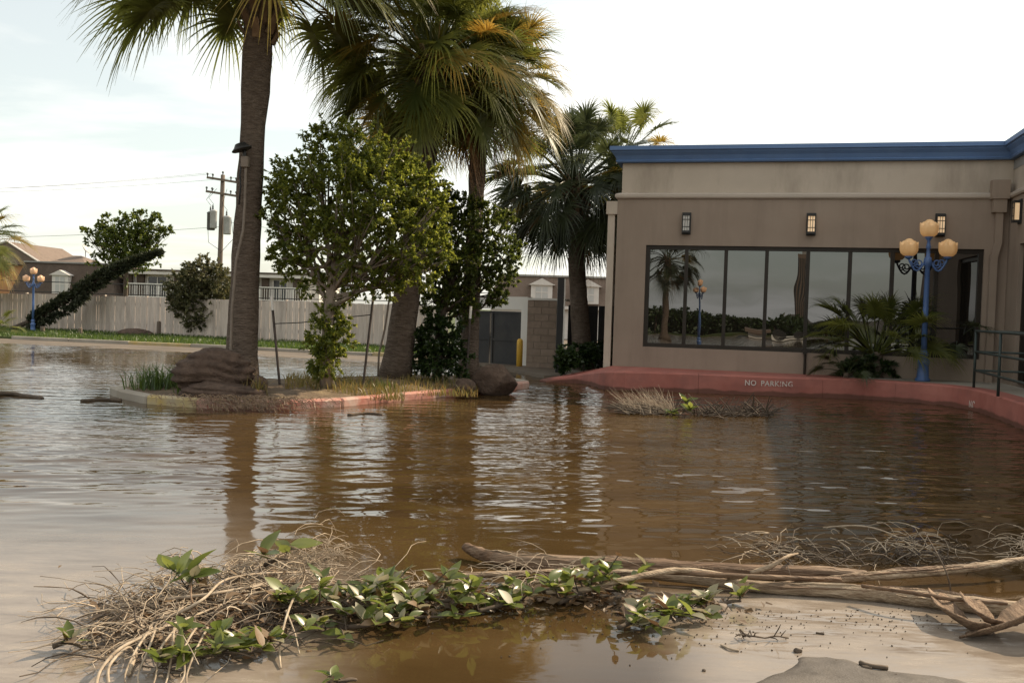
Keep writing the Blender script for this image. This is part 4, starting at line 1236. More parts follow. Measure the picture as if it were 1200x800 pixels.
def palm(label, base, top, r0, r1, R, seed, n=58, ndead=12, rtop=None, green='frond', yellow=0.12, yaz=None, el0=0, el1=8.3, group='palms around the flooded lot', trunk_extra=None, boots=True):
    r = random.Random(seed)
    t = thing('palm_tree', label, 'palm', base, 0, group)
    b, tp = Vector(base), Vector(top)
    H = tp - b
    pts_, rad = [], []
    K = 26
    bow = Vector((r.uniform(-1, 1), r.uniform(-1, 1), 0)) * 0.05
    for k in range(K + 1):
        s = k / K
        p = H * s + bow * math.sin(math.pi * s)
        pts_.append(p)
        rr = r0 + (r1 - r0) * min(1, s / 0.62)
        if s < 0.08: rr *= 1 + 0.22 * (1 - s / 0.08)
        if s > 0.64 and rtop: rr = rtop * (1 - 0.1 * (s - .64) / .36) if s > 0.66 else (r1 + rtop) / 2
        rad.append(rr * (1 + r.uniform(-0.025, 0.025)))
    MB().tube(pts_, rad, 18, True, 0.035, r).build('trunk', MAT['palm_trunk'], t, True)
    if boots:
        bm = MB()
        nb = 46
        for k in range(nb):
            s = 0.80 + 0.20 * k / nb
            a = k * 2.39996
            p = H * s
            rr = (rtop or r1)
            o = Vector((math.cos(a), math.sin(a), 0))
            c = p + o * rr * 0.9
            u = (o * 0.55 + Vector((0, 0, 1))).normalized()
            w = Vector((-o.y, o.x, 0)) * 0.075
            ln = r.uniform(0.18, 0.34)
            nrm = u.cross(Vector((-o.y, o.x, 0))).normalized() * 0.02
            q = [c - w, c + w, c + u * ln + w * .5, c + u * ln - w * .5]
            bm.add([v + nrm for v in q] + [v - nrm for v in q], [(0, 1, 2, 3), (7, 6, 5, 4), (0, 4, 5, 1), (1, 5, 6, 2), (2, 6, 7, 3), (3, 7, 4, 0)])
        o = bm.build('leaf_bases', MAT['palm_boot'], t)
    for k in range(n):
        s = (k + 0.5) / n
        i = int(el0 + (el1 - el0) * s ** 0.9)
        i = min(max(i, 0), len(ELS) - 1)
        az = k * 2.39996 + r.uniform(-0.25, 0.25)
        mt = green
        azn = (math.cos(az), math.sin(az))
        py = yellow * (0.3 + 1.5 * s)
        if yaz is not None: py *= 0.35 + 1.3 * max(0, azn[0] * math.cos(yaz) + azn[1] * math.sin(yaz))  # more yellow fronds toward yaz, putting the crown's sunlit side into colour
        if r.random() < py: mt = 'frond_yellow'
        o = link('frond', frond_variant(FR[(i, r.randint(0, 1))], mt), None, t)
        sc = R / 2.0 * r.uniform(0.86, 1.12) * (0.8 if i == 0 else 1)
        o.location = H * (1 - 0.055 * s) + Vector((azn[0], azn[1], 0)) * r1 * 0.6
        o.rotation_euler = (r.uniform(-0.18, 0.18), r.uniform(-0.12, 0.12), az)
        o.scale = (sc, sc, sc)
    for k in range(ndead):
        az = k * 2.39996 * 1.3 + r.uniform(-0.4, 0.4)
        if yaz is not None and r.random() < 0.55: az = yaz + r.gauss(0, 0.7)
        o = link('dead_frond', frond_variant(r.choice(FD), 'frond_dead'), None, t)
        sc = R / 2.0 * r.uniform(0.7, 1.0)
        o.location = H * (0.94 - 0.04 * r.random()) + Vector((math.cos(az), math.sin(az), 0)) * r1
        o.rotation_euler = (r.uniform(-0.1, 0.1), r.uniform(-0.1, 0.1), az)
        o.scale = (sc, sc, sc)
    return t
def on_isl(px, d):
    x = wp(px, 440, d).x
    return Vector((x, d, iz(x, d) - 0.04))
D1 = 15.9
b1 = on_isl(282, D1); t1 = wp(309, -50, D1)
p1 = palm('nearest tall palm with conduit strapped to its thick grey trunk', b1, t1, 0.27, 0.195, 2.42, 1, 135, 0, 0.25, 'frond', 0.16, 0.2, 0, 5.6)
D2 = 18.3
b2 = on_isl(463, D2); t2 = wp(508, 66, D2)
palm('bushy palm behind the round tree, wide flared dark trunk', b2, t2, 0.29, 0.21, 2.05, 2, 130, 6, 0.25, 'frond', 0.16, 0.1, 0, 7.4)
D3 = 19.4
b3 = Vector((wp(549, 440, D3).x, D3, 0.15)); t3 = wp(566, 88, D3)
palm('palm with orange dying fronds, third from left on the island', b3, t3, 0.20, 0.16, 1.7, 3, 100, 10, 0.18, 'frond', 0.28, -0.1, 0, 7.6)
D4 = 25.5
b4 = Vector((wp(684, 415, D4).x, D4, 0.05)); t4 = wp(672, 212, D4)
palm('dark palm standing before the grey screen by the building corner', b4, t4, 0.27, 0.22, 2.2, 4, 100, 8, 0.25, 'frond_dark', 0.06, 0.1)
D5 = 28.0
b5 = Vector((wp(718, 410, D5).x, D5, 0.05)); t5 = wp(727, 186, D5)
palm('palm peeking above the left end of the blue cornice', b5, t5, 0.24, 0.2, 1.75, 5, 48, 3, 0.22, 'frond', 0.05, 0.2)
D6 = 41.5
b6 = Vector((wp(-30, 390, D6).x, D6, 0.08)); t6 = wp(-32, 285, D6)
palm('yellowish palm cut off by the left edge of the picture', b6, t6, 0.28, 0.25, 2.0, 6, 60, 8, 0.27, 'frond', 0.3, 0.2)
# low fan palms before the window
b7 = gp(1034, 446, 0.40) + e2 * 1.15; b7.z = 0.38
palm('large green fan palm shrub in front of the right half of the window', b7, b7 + Vector((0, 0, 0.55)), 0.16, 0.14, 1.5, 7, 28, 0, None, 'frond', 0.0, None, 0.4, 4.9, 'fan palms by the building', boots=False)
b8 = gp(1128, 447, 0.40) + e2 * 0.7; b8.z = 0.38
palm('smaller fan palm with one long frond reaching over the handrail', b8, b8 + Vector((0, 0, 0.9)), 0.1, 0.09, 1.05, 8, 9, 0, None, 'frond_dark', 0.0, None, 2, 6, 'fan palms by the building', boots=False)
b9 = gp(994, 444, 0.40) + e2 * 0.4; b9.z = 0.38
palm('low fan palm seedling under the window sill', b9, b9 + Vector((0, 0, 0.12)), 0.07, 0.06, 0.75, 9, 12, 0, None, 'frond_dark', 0.0, None, 1, 5.5, 'fan palms by the building', boots=False)
b10 = Vector((wp(-6, 392, 36.3).x, 36.3, 0.08))
palm('small bright fan palm at the left picture edge by the kerb', b10, b10 + Vector((0, 0, 0.15)), 0.08, 0.07, 1.0, 10, 14, 0, None, 'frond', 0.1, None, 1, 6, boots=False)
# conduit, box and floodlight on the first palm
def on_p1(py, side, out=0.0):
    d = wp(282, py, D1); s = (d.z - b1.z) / (t1.z - b1.z)
    c = b1.lerp(t1, s)
    return c + Vector((side, -0.0, 0)) + Vector((0, out, 0))
fl = thing('flood_light', 'black floodlight with grey box and conduit on the nearest palm', 'floodlight', on_p1(196, -0.24, -0.16))
zl = fl.location
cpts = [wp(289, 186, D1 - .30), wp(288, 200, D1 - .30), wp(287, 240, D1 - 0.31), wp(285, 270, D1 - 0.32), wp(277, 305, D1 - 0.33), wp(272, 360, D1 - .34), wp(270, 430, D1 - .34), b1 + Vector((-0.3, -.32, 0.05))]
MB().tube(cpts, 0.024, 8).build('conduit', MAT['cream'], fl, True, True)
c = wp(287.5, 190, D1 - .30)
MB().bbox(c.x - .06, c.x + .06, c.y - .06, c.y + .05, c.z - .09, c.z + .09, .01).build('junction_box', MAT['cream'], fl, False, True)
c = wp(286, 174, D1 - .30)
m = MB().lathe([(0.02, 0.10), (0.07, 0.09), (0.10, 0.02), (0.14, -0.03), (0.13, -0.05)], (0, 0, 0), 12)
R_ = Matrix.Translation(c + Vector((-.03, -.05, 0))) @ Matrix.Rotation(-0.35, 4, 'Y') @ Matrix.Diagonal((1.25, 1, .8, 1))
m.v = [tuple(R_ @ Vector(q)) for q in m.v]
m.tube([c + Vector((0, 0, 0.0)), c - Vector((-.02, 0, 0.2))], 0.03, 6)
m.build('lamp_head', MAT['black_metal'], fl, True, True)
MB().tube([wp(283, 192, D1 - .31), wp(281, 205, D1 - .33), wp(282, 218, D1 - .33), wp(280, 240, D1 - .32)], 0.014, 6).build('loose_cable', MAT['wire'], fl, True, True)
# cable on second palm
o = MB().tube([wp(443, 440, D2 - .35), wp(444, 415, D2 - .36), wp(451, 385, D2 - .36), wp(457, 345, D2 - .33), wp(459, 300, D2 - .3)], 0.02, 6).build('palm_cable', MAT['cream'], None, True)
tag(o, 'thin pale cable running up the flared trunk of the bushy palm', 'cable')

# ---------------------------------------------------------------- broadleaf foliage
def leaves_on_twigs(name, P0s, Ds, Ls, per, ll, lw, mt, parent, seed, spread=0.9, droop=0.15, start=0.15):
    r = np.random.default_rng(seed)
    n = len(P0s)
    P0s, Ds, Ls = np.array(P0s), np.array(Ds), np.array(Ls)
    idx = np.repeat(np.arange(n), per)
    t = r.uniform(start, 1.0, len(idx)) ** 0.8
    P = P0s[idx] + Ds[idx] * (Ls[idx] * t)[:, None]
    P[:, 2] -= droop * 0.3 * Ls[idx] * t ** 2
    D = Ds[idx] * 0.7 + r.normal(0, spread * 0.6, (len(idx), 3)); D[:, 2] -= droop
    D /= np.linalg.norm(D, axis=1)[:, None]
    U = r.normal(0, 0.6, (len(idx), 3)) + np.array([0, 0, 0.9])
    S = np.cross(D, U); S /= (np.linalg.norm(S, axis=1)[:, None] + 1e-9)
    Nn = np.cross(S, D)
    L_ = ll * r.uniform(0.6, 1.25, len(idx))[:, None]; W = L_ * (lw / ll)
    V = np.zeros((len(idx), 4, 3))
    V[:, 0] = P; V[:, 1] = P + D * L_ * 0.45 + S * W + Nn * W * 0.35; V[:, 2] = P + D * L_; V[:, 3] = P + D * L_ * 0.45 - S * W + Nn * W * 0.35
    V -= np.array(parent.location)
    b = np.arange(len(idx))[:, None] * 4
    T = np.concatenate([b + np.array([0, 1, 2]), b + np.array([0, 2, 3])], 0)
    return link(name, np_mesh(name, V.reshape(-1, 3), T), MAT[mt], parent)
def crown(root, clumps, dist, mt, seed, tw_per_m2=55, per=14, ll=0.09, lw=0.022, upb=0.25, dz=None, name='crown', spread=0.9, depth=1.0, droop=.15, twl=0.75):
    # clumps: (px, py, radius_px, depth offset m)
    r = random.Random(seed)
    P, D, L_ = [], [], []
    cs = []
    for (px, py, rp, dd) in clumps:
        c = wp(px, py, dist + dd); R = rp * (dist + dd) / F_PX
        cs.append((c, R))
        n = int(tw_per_m2 * R * R * 3.2) + 4
        for k in range(n):
            v = Vector((r.gauss(0, 1), r.gauss(0, depth), r.gauss(0, 1))).normalized()
            q = c + v * R * (r.random() ** 0.55) * 0.8
            d = (v * 0.9 + Vector((r.gauss(0, .45), r.gauss(0, .45), r.gauss(0, .35) + upb))).normalized()
            P.append(q); D.append(d); L_.append(R * twl * r.uniform(0.35, 0.85))
    o = leaves_on_twigs(name, P, D, L_, per, ll, lw, mt, root, seed, spread, droop)
    return cs, (P, D, L_)
def limbs(root, trunk_pts, cs, r0, mt, seed, twigs=None, nt=120, fork=0.45):
    r = random.Random(seed)
    mb = MB()
    n = len(trunk_pts)
    mb.tube([p - root.location for p in trunk_pts], [r0 * (1.15 - 0.6 * i / (n - 1)) for i in range(n)], 12, True, 0.05, r)
    mb2 = MB()
    for (c, R) in cs:
        k = fork + (1 - fork) * r.random()
        t = k * (n - 1); i = min(int(t), n - 2)
        s = trunk_pts[i].lerp(trunk_pts[i + 1], t - i)
        mid = s.lerp(c, 0.5) + Vector((r.uniform(-.1, .1), r.uniform(-.1, .1), -0.12 * (c - s).length))
        mb2.tube([s - root.location, s.lerp(mid, .5) - root.location, mid - root.location, c.lerp(mid, .4) - root.location, c - root.location], [r0 * .34, r0 * .29, r0 * .22, r0 * .15, r0 * .07], 7, True, 0.04, r)
        for j in range(3):
            e = c + Vector((r.gauss(0, .6), r.gauss(0, .6), r.gauss(.2, .5))) * R * .8
            mb2.tube([mid - root.location, mid.lerp(e, .5) + Vector((0, 0, .05)) - root.location, e - root.location], [r0 * .15, r0 * .10, r0 * .04], 5)
    if twigs:
        P, D, L_ = twigs
        for j in r.sample(range(len(P)), min(nt, len(P))):
            p = P[j] - root.location
            mb2.tube([p - D[j] * 0.1, p + D[j] * L_[j] * .9], [0.008, 0.003], 4, False)
    mb.build('trunk', MAT[mt], root, True)
    mb2.build('limbs', MAT[mt], root, True)
# round bright tree
DT = 15.9
bt = on_isl(383, DT)
tr = thing('broadleaf_tree', 'round bright green tree on island between the two wire stakes', 'tree', bt)
cl = [(352, 318, 20, 0), (372, 335, 16, .1), (425, 330, 20, -.1), (455, 328, 18, 0), (330, 300, 16, 0), (318, 255, 12, 0), (345, 215, 30, 0), (385, 180, 32, .3), (420, 175, 28, 0), (455, 185, 28, -.2), (478, 215, 26, 0), (440, 225, 36, -.4), (395, 235, 36, -.3), (350, 255, 30, .2), (330, 230, 20, .4), (375, 285, 30, -.2),
      (420, 285, 34, -.3), (465, 270, 30, -.2), (500, 290, 20, 0), (485, 245, 22, .3), (345, 295, 24, .1), (395, 325, 22, .2), (440, 320, 24, 0), (470, 315, 18, .2), (410, 155, 16, .2), (328, 275, 16, 0), (520, 292, 10, 0), (500, 262, 24, 0), (502, 215, 18, .1), (508, 242, 20, 0), (495, 320, 18, 0), (520, 308, 12, 0), (492, 232, 22, .1), (512, 290, 16, -.1), (478, 300, 26, -.2), (455, 250, 30, -.5), (350, 228, 26, -.2), (410, 200, 30, -.3), (465, 205, 24, -.2), (435, 205, 30, .6), (400, 260, 30, .8), (362, 200, 18, -.1), (375, 160, 12, 0), (455, 345, 12, 0)]
cs, tw = crown(tr, cl, DT, 'leaf_a', 31, 128, 30, 0.064, 0.018, twl=1.1)
limbs(tr, [bt, wp(384, 400, DT), wp(386, 360, DT), wp(390, 320, DT), wp(402, 270, DT)], cs, 0.105, 'bark', 5, tw)
cl = [(384, 372, 18, 0), (376, 395, 20, -.1), (396, 400, 18, -.2), (380, 420, 20, -.1), (402, 382, 12, 0), (372, 436, 10, 0), (398, 350, 12, .1)]
crown(tr, cl, DT, 'leaf_a', 32, 220, 28, 0.066, 0.017, 0.0, name='trunk_shoots')
# darker tree behind
DU = 18.6
bu = Vector((wp(512, 440, DU).x, DU, 0.14))
tr = thing('broadleaf_tree', 'darker leafy tree between the flared palm and the thin palm', 'tree', bu)
cl = [(520, 228, 16, .2), (545, 242, 18, .1), (505, 258, 18, .2), (505, 290, 26, .2), (540, 275, 28, 0), (575, 270, 26, -.2), (590, 300, 22, -.2), (555, 310, 30, -.2), (515, 325, 28, 0), (570, 335, 24, 0), (530, 350, 24, 0), (595, 255, 12, 0), (560, 245, 14, 0), (505, 355, 18, .2), (600, 325, 10, 0), (585, 350, 12, 0), (520, 250, 18, .3), (607, 290, 9, 0), (545, 365, 16, 0), (500, 235, 14, .4)]
cs, tw = crown(tr, cl, DU, 'leaf_b', 33, 160, 30, 0.068, 0.019)
limbs(tr, [bu, wp(513, 410, DU), wp(516, 380, DU), wp(525, 340, DU), wp(540, 300, DU)], cs, 0.09, 'bark_dark', 6, tw)
bh_ = Vector((wp(512, 440, DU - .2).x, DU - .3, 0.14))
tr = thing('understory_shrub', 'dark dense shrub at the foot of the flared palm', 'shrub', bh_)
cl = [(500, 400, 20, 0), (525, 395, 20, 0), (512, 422, 24, -.2), (535, 420, 16, 0), (495, 425, 14, 0), (510, 378, 14, 0), (540, 440, 8, -.2)]
cs, tw = crown(tr, cl, DU - .2, 'leaf_e', 34, 190, 18, 0.09, 0.024, name='foliage')
limbs(tr, [bh_, wp(512, 420, DU - .2), wp(514, 400, DU - .2)], cs, 0.04, 'bark_dark', 7)
# bush before the fence
DB = 38.6
bb_ = Vector((wp(231, 396, DB).x, DB, 0.08))
tr = thing('verge_bush', 'big rounded olive bush growing against the plank fence', 'bush', bb_)
cl = [(215, 335, 16, 0), (235, 325, 18, 0), (255, 330, 14, 0), (225, 350, 20, 0), (248, 352, 18, 0), (210, 358, 10, 0), (235, 372, 16, 0), (262, 345, 10, 0), (230, 388, 8, 0), (222, 316, 8, 0), (250, 314, 8, 0), (240, 308, 6, 0), (205, 345, 8, 0)]
cs, tw = crown(tr, [(a, b, c * 1.25, d) for a, b, c, d in cl], DB, 'leaf_d', 35, 75, 26, 0.10, 0.03, name='foliage')
limbs(tr, [bb_, wp(231, 380, DB), wp(233, 360, DB)], cs, 0.08, 'bark_dark', 8)
# upswept tree behind the fence
DV = 50.0
bv = Vector((wp(146, 380, DV).x, DV, 0.08))
tr = thing('upswept_tree', 'bushy tree with upswept branches behind the fence and cypress', 'tree', bv)
cl = [(150, 290, 24, 0), (130, 290, 20, 0), (165, 285, 20, 0), (120, 275, 12, 0), (140, 272, 14, 0), (160, 265, 14, 0), (178, 272, 14, 0), (150, 310, 22, 0), (127, 310, 16, 0), (172, 300, 16, 0), (190, 275, 8, 0), (108, 280, 7, 0), (118, 262, 6, 0), (145, 256, 6, 0), (165, 252, 7, 0), (185, 258, 6, 0), (100, 272, 5, 0), (197, 270, 5, 0), (182, 252, 4, 0), (128, 256, 5, 0)]
cs, tw = crown(tr, cl, DV, 'leaf_b', 36, 26, 16, 0.17, 0.05, 0.9, spread=0.6, twl=1.1)
limbs(tr, [bv, wp(147, 350, DV), wp(148, 325, DV), wp(149, 300, DV)], cs, 0.14, 'bark_dark', 9, tw, 60, 0.6)
# blown-over cypress
DC = 39.6
ca = wp(13, 386, DC); cb_ = wp(187, 296, DC + 0.5)
tr = thing('leaning_cypress', 'dark blown over cypress leaning across the fence', 'tree', (ca.x, ca.y, 0.08))
r = random.Random(41)
axis = cb_ - ca
nrm_ = Vector((-axis.z, 0, axis.x)).normalized()
ctr = []
for k in range(11):
    s = k / 10
    ctr.append(ca + axis * s + nrm_ * (0.10 * math.sin(math.pi * s) - 0.12 * math.sin(2 * math.pi * s)))
def cpos(s):
    t = min(s, 0.999) * 10; i = int(t); return ctr[i].lerp(ctr[i + 1], t - i)
P, D_, L_ = [], [], []
for k in range(1500):
    s = 0.10 + 0.90 * r.random() ** 1.1
    R = float(np.interp(s, [0.1, 0.2, 0.45, 0.7, 0.9, 1.0], [0.05, 0.20, 0.30, 0.21, 0.07, 0.01]))
    a = r.uniform(0, 6.283)
    o = nrm_ * math.cos(a) + Vector((0, 1, 0)) * math.sin(a)
    P.append(cpos(s) + o * R * r.random() ** .5)
    dn = 0.5 if (s < .5 and math.cos(a) < -0.2) else 0
    D_.append((axis.normalized() * (0.9 - dn) + o * 0.45 + Vector((r.gauss(0, .2), r.gauss(0, .2), r.gauss(0, .2) - dn))).normalized()); L_.append(r.uniform(0.12, 0.38) * (1 - .6 * s))
leaves_on_twigs('crown', P, D_, L_, 9, 0.17, 0.035, 'leaf_c', tr, 42, 0.4, 0.05)
MB().tube([q - Vector(tr.location) for q in ctr], [0.11 - 0.009 * k for k in range(11)], 8).build('trunk', MAT['bark_dark'], tr, True)
# hedge plants by the building corner
rngp = random.Random(51)
for k, (px, py, lab) in enumerate(((662, 432, 'low green shrub at the left tip of the red kerb'), (684, 427, 'leafy shrub between block wall and building in the bed'), (706, 424, 'dark shrub tucked against the building corner'))):
    bq = gp(px, py, 0.25); bq.z = 0.06
    tr = thing('bed_shrub', lab, 'shrub', bq, 0, 'shrubs in the bed by the building corner')
    cl = [(px + rngp.uniform(-10, 10), py - 8 - rngp.uniform(0, 10), 9, rngp.uniform(-.2, .2)) for _ in range(6)] + [(px, py - 5, 11, 0)]
    crown(tr, cl, bq.y, 'leaf_e', 60 + k, 160, 14, 0.11, 0.028, 0.4, name='foliage')
    m = MB()
    for j in range(5): m.tube([(0, 0, 0), (rngp.uniform(-.2, .2), rngp.uniform(-.2, .2), .35)], [.012, .006], 5)
    m.build('stems', MAT['bark_dark'], tr)
# shadowy planting under the window
for k, (px, lab) in enumerate(((1015, 'dark low shrub left of the blue lamp post under the window'), (1062, 'dark low shrub right behind the blue lamp base'), (1112, 'dark low shrub under the right end of window'))):
    bq = gp(px, 446, 0.40) + e2 * 0.55; bq.z = 0.38
    tr = thing('bed_shrub', lab, 'shrub', bq, 0, 'shrubs below the window')
    cl = [(px + rngp.uniform(-20, 20), 430 + rngp.uniform(-6, 8), 12, rngp.uniform(0.4, .8)) for _ in range(6)]
    crown(tr, cl, bq.y, 'leaf_e', 70 + k, 110, 14, 0.12, 0.03, 0.4, name='foliage')

# ---------------------------------------------------------------- rocks, stakes, grass on the island
def rock(label, c, size, seed, rotz=0, cuts=9, name='boulder', strat=0.0, group='boulders on the palm island'):
    r = random.Random(seed)
    bm_ = MB()
    nu, nv = 34, 30
    pl = []
    for _ in range(cuts):
        v = Vector((r.gauss(0, 1), r.gauss(0, 1), r.gauss(0, .8))).normalized(); pl.append((v, r.uniform(0.68, 0.92)))
    for j in range(nv + 1):
        th = math.pi * j / nv
        for i in range(nu):
            ph = 2 * math.pi * i / nu
            v = Vector((math.sin(th) * math.cos(ph), math.sin(th) * math.sin(ph), math.cos(th)))
            d = 1.0
            for (nn, hh) in pl:
                q = v.dot(nn)
                if q > 1e-4: d = min(d, hh / q)
            p = v * d
            if strat: 
                w_ = p.z * 3.2 + p.x * 0.5 + 0.25 * math.sin(p.x * 3 + p.y * 2) + seed * .37; fr_ = w_ - math.floor(w_)
                f = 1 + strat * (1.6 * math.sin(math.pi * fr_) ** 0.45 - 1.0) + 0.05 * math.sin(7.1 * math.floor(w_) + 2 * math.atan2(p.y, p.x))
                p = Vector((p.x * f, p.y * f, p.z))
            p *= 1 + r.uniform(-0.02, 0.02)
            bm_.v.append((p.x * size[0], p.y * size[1], p.z * size[2]))
    for j in range(nv):
        for i in range(nu):
            bm_.f.append((j * nu + i, (j + 1) * nu + i, (j + 1) * nu + (i + 1) % nu, j * nu + (i + 1) % nu))
    o = bm_.build(name, MAT['rock'], None, True)
    o.location = c; o.rotation_euler = (r.uniform(-.1, .1), r.uniform(-.1, .1), rotz)
    tag(o, label, 'rock', group)
    return o
rd = 15.25
c = wp(250, 438, rd); rock('largest layered brown boulder leaning against the nearest palm', c, (0.60, 0.50, 0.43), 4, 0.1, strat=0.17)
c = wp(262, 462, rd - .35); rock('flat dark boulder slab below the largest boulder', c, (0.66, 0.42, 0.24), 8, -0.05, strat=0.12)
c = wp(303, 456, rd - .1); rock('small boulder just right of the nearest palm trunk', c, (0.17, 0.2, 0.22), 11, 0.4)
D8 = gp(583, 457, 0.1).y
c = wp(581, 440, D8 + .1); c.z = .26; rock('rounded dark boulder at the right end of the island', c, (0.46, 0.36, 0.33), 15, 0.2)
c = wp(545, 447, D8 - .3); c.z = .17; rock('small dark stone left of the rounded end boulder', c, (0.22, 0.25, 0.16), 17, 0.2)
c = gp(158, 392, 0.12); c.z = 0.14
rock('dark heap of debris on the far lawn by fence', c, (0.75, 0.5, 0.24), 19, 0, 6, 'debris_mound', group=None)
def stake(px0, py0, px1, py1, dist, lab):
    a = wp(px0, py0, dist); b = wp(px1, py1, dist); a.z = iz(a.x, a.y) - 0.03
    t = thing('tree_stake', lab, 'stake', a)
    MB().tube([a, b], 0.022, 6).build('shaft', MAT['galv'], t, False, True)
    u = (b - a).normalized()
    MB().tube([b - u * 0.02, b + u * 0.22], 0.026, 6).build('white_cap', MAT['white_paint'], t, False, True)
    return b - u * .25
s1 = stake(328, 455, 319.5, 362, 15.9, 'leaning dark stake with white tip left of the round tree')
s2 = stake(425, 446, 437, 352, 16.3, 'leaning dark stake with white tip right of the round tree')
stake(546, 446, 551, 372, 18.3, 'dark stake with white tip before the thin palm trunk')
o = MB().tube([s1, s1.lerp(wp(384, 374, DT - .1), .5) - Vector((0, 0, .02)), wp(384, 374, DT - .12), s2.lerp(wp(384, 374, DT - .1), .4), s2], 0.009, 5).build('guy_wire', MAT['wire'])
tag(o, 'thin wire tying the round tree to its stakes', 'wire')
rng = random.Random(77)
def scatter(n, px0, px1, d0, d1):
    out = []
    while len(out) < n:
        px = rng.uniform(px0, px1); d = rng.uniform(d0, d1)
        p = wp(px, 450, d)
        out.append((p.x, p.y, max(0.06, iz(p.x, p.y)) - 0.02))
    return out
tag(blades('island_grass', scatter(1500, 335, 475, 15.6, 17.2), 0.06, 0.24, 0.007, MAT['dry_grass'], lean=0.9, seed=9), 'dry yellowish grass on the island around the round tree', 'grass', kind='stuff')
tag(blades('island_grass', scatter(700, 470, 560, 16.6, 18.6), 0.05, 0.22, 0.007, MAT['dry_grass'], lean=0.9, seed=10), 'sparse dry grass along the right part of the island', 'grass', kind='stuff')
def tuft(px, py, dist, n, h, mt, lab, spread=.25, seed=1, name='grass_tuft', z=None):
    c = wp(px, py, dist); c.z = max(0.05, iz(c.x, c.y)) - .02 if z is None else z
    r = random.Random(seed)
    P = [(c.x + r.gauss(0, spread), c.y + r.gauss(0, spread * .6), c.z) for _ in range(n)]
    o = blades(name, P, h * .4, h, 0.010, MAT[mt], lean=0.9, seed=seed, origin=c)
    o.location = c
    tag(o, lab, 'grass', 'tufts on the island', 'stuff')
tuft(183, 462, 15.7, 230, 0.5, 'grass', 'thick green grass tuft left of the largest boulder', .24, 21)
tuft(214, 468, 15.0, 26, 0.34, 'grass', 'small bright green tuft sprouting at the kerb below the boulder', .06, 22)
tuft(302, 466, 14.9, 40, 0.42, 'dry_grass', 'dry straw tuft before the small boulder by the palm', .08, 23)
tuft(447, 448, 16.4, 40, 0.3, 'grass', 'green weeds at the foot of the flared palm trunk', .15, 24)
tuft(285, 447, 15.4, 130, 0.32, 'straw', 'straw coloured fibres clinging to the nearest palm base', .13, 26)
# matted straw washed on to the kerb
rng = random.Random(91)
cpt = gp(290, 472, 0.1)
mb = MB()
for k in range(520):
    x = rng.gauss(0, 0.55); y = rng.uniform(-0.25, 0.12)
    z = 0.16 - max(0, -y) * .55 + rng.uniform(-.02, .03)
    a = rng.uniform(-1.2, 1.2); l = rng.uniform(.06, .2)
    mb.tube([(x, y, z), (x + math.cos(a) * l * .5, y + math.sin(a) * l * .4, z + rng.uniform(0, .05)), (x + math.cos(a) * l, y + math.sin(a) * l * .7 - .03, z - rng.uniform(0, .06))], 0.005, 3, False)
o = mb.build('straw_mat', MAT['straw']); o.location = (cpt.x, cpt.y, 0)
tag(o, 'matted brown straw washed over the kerb below the nearest palm', 'straw', kind='stuff')

# ---------------------------------------------------------------- driftwood, branches and leaves in the foreground
def curve(pts, m=6): return catmull([Vector(p) for p in pts], m)
def glog(name, label, cat, ctrl, mt, n=10, jit=0.07, seed=1, flat=None, group=None):
    # ctrl: (px, py, z, radius)
    P = [gp(a, b, z) for a, b, z, r in ctrl]
    rr = [r for a, b, z, r in ctrl]
    base = P[0].copy(); base.z = 0
    t = thing(name, label, cat, base, 0, group)
    pts_ = curve(P, 6)
    rad = list(np.interp(np.linspace(0, 1, len(pts_)), np.linspace(0, 1, len(rr)), rr))
    r = random.Random(seed)
    rad = [q * (1 + r.uniform(-.06, .06)) for q in rad]
    mb = MB().tube(pts_, rad, n, True, jit, r)
    if flat:
        cz = {}
        mb.v = [(x, y, z) for x, y, z in mb.v]
    mb.build('stem', MAT[mt], t, True, True)
    # split strips of wood lying along the stem
    if rr[len(rr) // 2] > 0.025:
        for k in range(7):
            n_ = len(pts_); i0 = r.randint(0, n_ * 2 // 3); i1 = min(n_ - 1, i0 + r.randint(6, 14))
            if i1 - i0 < 4: continue
            a = r.uniform(-.3, 2.2); seg = []
            for i in range(i0, i1 + 1):
                seg.append(pts_[i] + Vector((0, -math.cos(a), math.sin(a))) * rad[i] * r.uniform(.92, 1.06) + Vector((0, 0, r.uniform(-.004, .006))))
            w_ = r.uniform(.006, .014)
            MB().tube(seg, [w_ * math.sin(math.pi * (0.08 + 0.86 * i / (len(seg) - 1))) for i in range(len(seg))], 5, True, .3, r).build('split_strip', MAT[r.choice(('log_pale', 'log_dark', 'boot_dry'))], t, False, True)
    return t, pts_, rad
t, P, R = glog('drift_log', 'dark split log lying farthest back in the driftwood', 'log', [(545, 640, 0.07, 0.028), (575, 652, 0.05, 0.045), (640, 660, 0.035, 0.055), (740, 664, 0.03, 0.056), (860, 670, 0.03, 0.054), (960, 671, 0.04, 0.042), (1015, 672, 0.04, 0.02)], 'log_dark', 12, 0.12, 3, group='driftwood lying across the shallows')
MB().tube(curve([gp(760, 668, .1), gp(820, 672, .11), (gp(900, 676, .1)), gp(985, 679, .07)]), 0.016, 6, True, .1).build('bark_strip', MAT['log_dark'], t, True, True)
MB().tube(curve([gp(880, 672, .06), gp(905, 662, .12), gp(922, 652, .16), gp(935, 648, .12)]), [0.02 - .0008 * i for i in range(19)], 6, True, .2).build('curled_bark', MAT['log_pale'], t, True, True)
